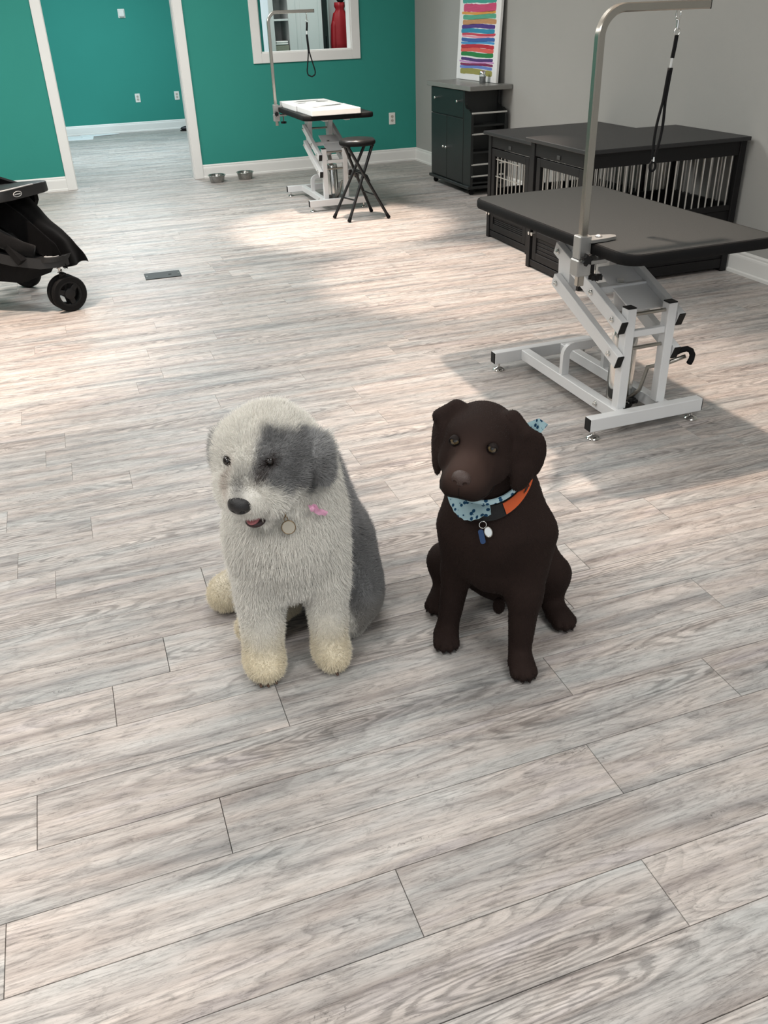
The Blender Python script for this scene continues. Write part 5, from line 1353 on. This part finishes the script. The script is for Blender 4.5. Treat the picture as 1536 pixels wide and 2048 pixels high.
    def band(name, w, off, th, shift, parent, material, k0=0, k1=n):
        c0, c1 = ring_pts(shift - w / 2, off), ring_pts(shift + w / 2, off)
        cc = (c0 + c1) / 2
        # smooth the rings
        for _ in range(6):
            c0 = (np.roll(c0, 1, 0) + 2 * c0 + np.roll(c0, -1, 0)) / 4; c1 = (np.roll(c1, 1, 0) + 2 * c1 + np.roll(c1, -1, 0)) / 4
        mid = ctr + axis * shift
        o0 = c0 + th * np.array([nrm(p - mid) for p in c0]); o1 = c1 + th * np.array([nrm(p - mid) for p in c1])
        b = MB(); idx = [k % n for k in range(k0, k1)] ; cl = (k1 - k0) >= n
        R = [[b.bm.verts.new(q[k] - loc_org) for q in (c0, c1, o1, o0)] for k in idx]
        m = len(R)
        for i in range(m if cl else m - 1):
            for j in range(4):
                b.bm.faces.new((R[i][j], R[i][(j + 1) % 4], R[(i + 1) % m][(j + 1) % 4], R[(i + 1) % m][j]))
        if not cl: b.bm.faces.new(R[0]); b.bm.faces.new(R[-1][::-1])
        return b.build(name, material, parent, True, 50)
    loc_org = ctr
    co = thing('dog_collar', 'black and orange collar with a printed paw motif on the brown labrador', 'collar', tuple(ctr))
    band('webbing', 0.022, 0.006, 0.003, -0.022, co, mat('black nylon webbing', srgb(12, 12, 13), 0.7, bump=0.5, bscale=400))
    ORG = mat('orange webbing', srgb(206, 88, 36), 0.6, bump=0.4, bscale=400, var=0.08)
    # orange part faces the camera side of the dog's left
    def kof(d):
        d = np.asarray(d, float); return int(round(math.atan2(d @ e2, d @ e1) / (2 * math.pi) * n)) % n
    ka, kb = kof((-0.22, -1.0, 0.0)), kof((1.0, 0.02, 0.5))
    if (kb - ka) % n > n / 2: ka, kb = kb, ka
    kb = ka + (kb - ka) % n
    band('orange_strap', 0.019, 0.0095, 0.0015, -0.020, co, ORG, ka, kb)
    c0 = ring_pts(-0.020, 0.0118)
    km = int(ka + 0.34 * (kb - ka)) % n
    pm = c0[km]; nn = nrm(pm - (ctr - axis * 0.020)); tt = nrm(c0[(km + 2) % n] - c0[(km - 2) % n]); ax_ = np.cross(nn, tt)
    PR = mat('black print', srgb(26, 22, 20), 0.6)
    Mx = Matrix(((tt[0], ax_[0], nn[0], pm[0] - ctr[0]), (tt[1], ax_[1], nn[1], pm[1] - ctr[1]), (tt[2], ax_[2], nn[2], pm[2] - ctr[2]), (0, 0, 0, 1)))
    MB().tube([Mx @ Vector((0.0075 * math.cos(a), 0.0042 * math.sin(a), 0)) for a in [2 * math.pi * k / 20 for k in range(20)]], 0.0008, 6, closed=True).build('printed_motif', PR, co, True, 180)
    MB().prism([(0.004, 0.0), (0.001, 0.003), (-0.003, 0.002), (-0.004, -0.002), (0.001, -0.003)], 0.001, Mx).build('printed_motif', PR, co)
    for a in (0.010, -0.010):
        MB().box2((-0.001 + a, -0.0045, -0.0003), (0.001 + a, 0.0045, 0.0006)).build('printed_motif', PR, co).matrix_local = Mx
    kc = kof((-0.28, -1.0, -0.1))
    pb = c0[ka % n]
    # tags under the chin
    kt = kof((-0.58, -0.82, 0.0)); ptag = ring_pts(-0.034, 0.010)[kt]
    tgs = thing('dog_tags', 'blue and silver tags hanging from the labrador collar', 'tag', tuple(ptag))
    d = nrm((-0.3, -0.9, 0.3)); RM = Vector((0, 0, 1)).rotation_difference(Vector(d)).to_matrix().to_4x4()
    MB().tube([RM @ Vector((0.008 * math.cos(a), 0.008 * math.sin(a), 0.002)) for a in [2 * math.pi * k / 24 for k in range(24)]], 0.0011, 6, closed=True).build('split_ring', CHROME, tgs, True, 180)
    MB().prism([(x - 0.008, y - 0.026) for x, y in rounded_rect(-0.006, 0.006, -0.017, 0.017, 0.005, 5)], 0.0016, RM @ Matrix.Translation((0, 0, 0.003)) @ Matrix.Rotation(-0.12, 4, 'Z')).build('blue_tag', mat('blue enamel tag', srgb(36, 62, 100), 0.3, 0.4), tgs)
    MB().prism([(0.0085 * math.cos(a) + 0.006, 0.012 * math.sin(a) - 0.019) for a in [2 * math.pi * k / 24 for k in range(24)]], 0.0016, RM @ Matrix.Translation((0, 0, 0.005))).build('silver_tag', CHROME, tgs)
    MB().tube([RM @ Vector((0.0085 * math.cos(a) + 0.006, 0.012 * math.sin(a) - 0.019, 0.0065)) for a in [2 * math.pi * k / 24 for k in range(24)]], 0.0009, 6, closed=True).build('tag_rim', BRUSHED, tgs, True, 180)
    # bandana: narrow roll round the neck, spotted triangle over the dog's right chest, tied ends at the back
    bd = thing('bandana', 'pale blue bandana with dark blue spots round the labrador neck', 'bandana', tuple(ctr))
    m = bpy.data.materials.new('pale blue spotted cotton'); m.use_nodes = True; nt = m.node_tree; pb_ = nt.nodes['Principled BSDF']
    tc = nt.nodes.new('ShaderNodeTexCoord'); vo = nt.nodes.new('ShaderNodeTexVoronoi'); vo.inputs['Scale'].default_value = 80; vo.inputs['Randomness'].default_value = 1.0
    nt.links.new(tc.outputs['Object'], vo.inputs['Vector'])
    rp = nt.nodes.new('ShaderNodeValToRGB'); e = rp.color_ramp.elements
    e[0].position = 0.0; e[0].color = srgb(38, 82, 118); e[1].position = 0.34; e[1].color = srgb(38, 86, 122)
    x = e.new(0.38); x.color = srgb(190, 220, 228); x = e.new(1.0); x.color = srgb(198, 226, 232)
    nt.links.new(vo.outputs['Distance'], rp.inputs[0]); nt.links.new(rp.outputs[0], pb_.inputs['Base Color'])
    pb_.inputs['Roughness'].default_value = 0.85; pb_.inputs['Specular IOR Level'].default_value = 0.2
    band('neck_roll', 0.008, 0.007, 0.003, -0.003, bd, m)
    # hanging triangle: fan of rays from the neck ring, draped over the chest
    kA, kB = kof((-1.0, 0.22, 0.0)), kof((-0.42, -0.90, 0.0))
    if (kB - kA) % n > n / 2: kA, kB = kB, kA
    span = (kB - kA) % n
    top = ring_pts(-0.002, 0.012)
    b = MB(); g = []
    nv_ = 12
    for i in range(span + 1):
        f_ = i / span; p0 = top[(kA + i) % n]
        drop = 0.036 * min(1.0, (1 - abs(2 * f_ - 0.8) ** 3) * 1.1)
        drop = max(drop, 0.010)
        row = []
        for j in range(nv_):
            v = j / (nv_ - 1)
            q = p0 - V3(0, 0, drop * v) + V3(-0.30, -0.80, 0) * 0.035 * v
            dd = float(B.sdf(q[None])[0])
            if dd < 0.013: q = q + B.grad(q[None])[0] * (0.013 - dd)
            q = q + V3(-0.3, -0.9, 0) * 0.004 * math.sin(f_ * 14 + v * 2) * v
            zz = 0.0016 * (1 if (i % 2) else -1) if j == nv_ - 1 else 0
            row.append(b.bm.verts.new(q + V3(0, 0, zz) - ctr))
        g.append(row)
    for i in range(span):
        for j in range(nv_ - 1): b.bm.faces.new((g[i][j], g[i + 1][j], g[i + 1][j + 1], g[i][j + 1]))
    bmesh.ops.solidify(b.bm, geom=b.bm.faces[:], thickness=0.0012)
    b.build('spotted_flap', m, bd, True, 60)
    kk = kof((0.9, 0.42, 0.4)); pk = ring_pts(-0.003, 0.012)[kk] - ctr
    MB().ball(tuple(pk), (0.012, 0.012, 0.010), 14, 10).build('knot', m, bd, True, 180)
    tip = V3(0.968, 1.625, 0.560) - ctr
    for a, tp, wd in ((0, tip, 0.020), (1, tip + V3(0.004, 0.01, -0.085), 0.014)):
        P0 = Vector(pk); dd = Vector(tp) - P0; sd = dd.cross(Vector((-0.5, -0.85, 0.2))).normalized(); bb = MB()
        pts = [P0 - sd * 0.006, P0 + sd * 0.006, P0 + dd * 0.78 + sd * wd, P0 + dd, P0 + dd * 0.72 - sd * wd]
        f0 = bb.bm.faces.new([bb.bm.verts.new(p_) for p_ in pts])
        bmesh.ops.solidify(bb.bm, geom=[f0], thickness=0.0014)
        bb.build('tied_end', m, bd)
    return B
LAB = labrador()
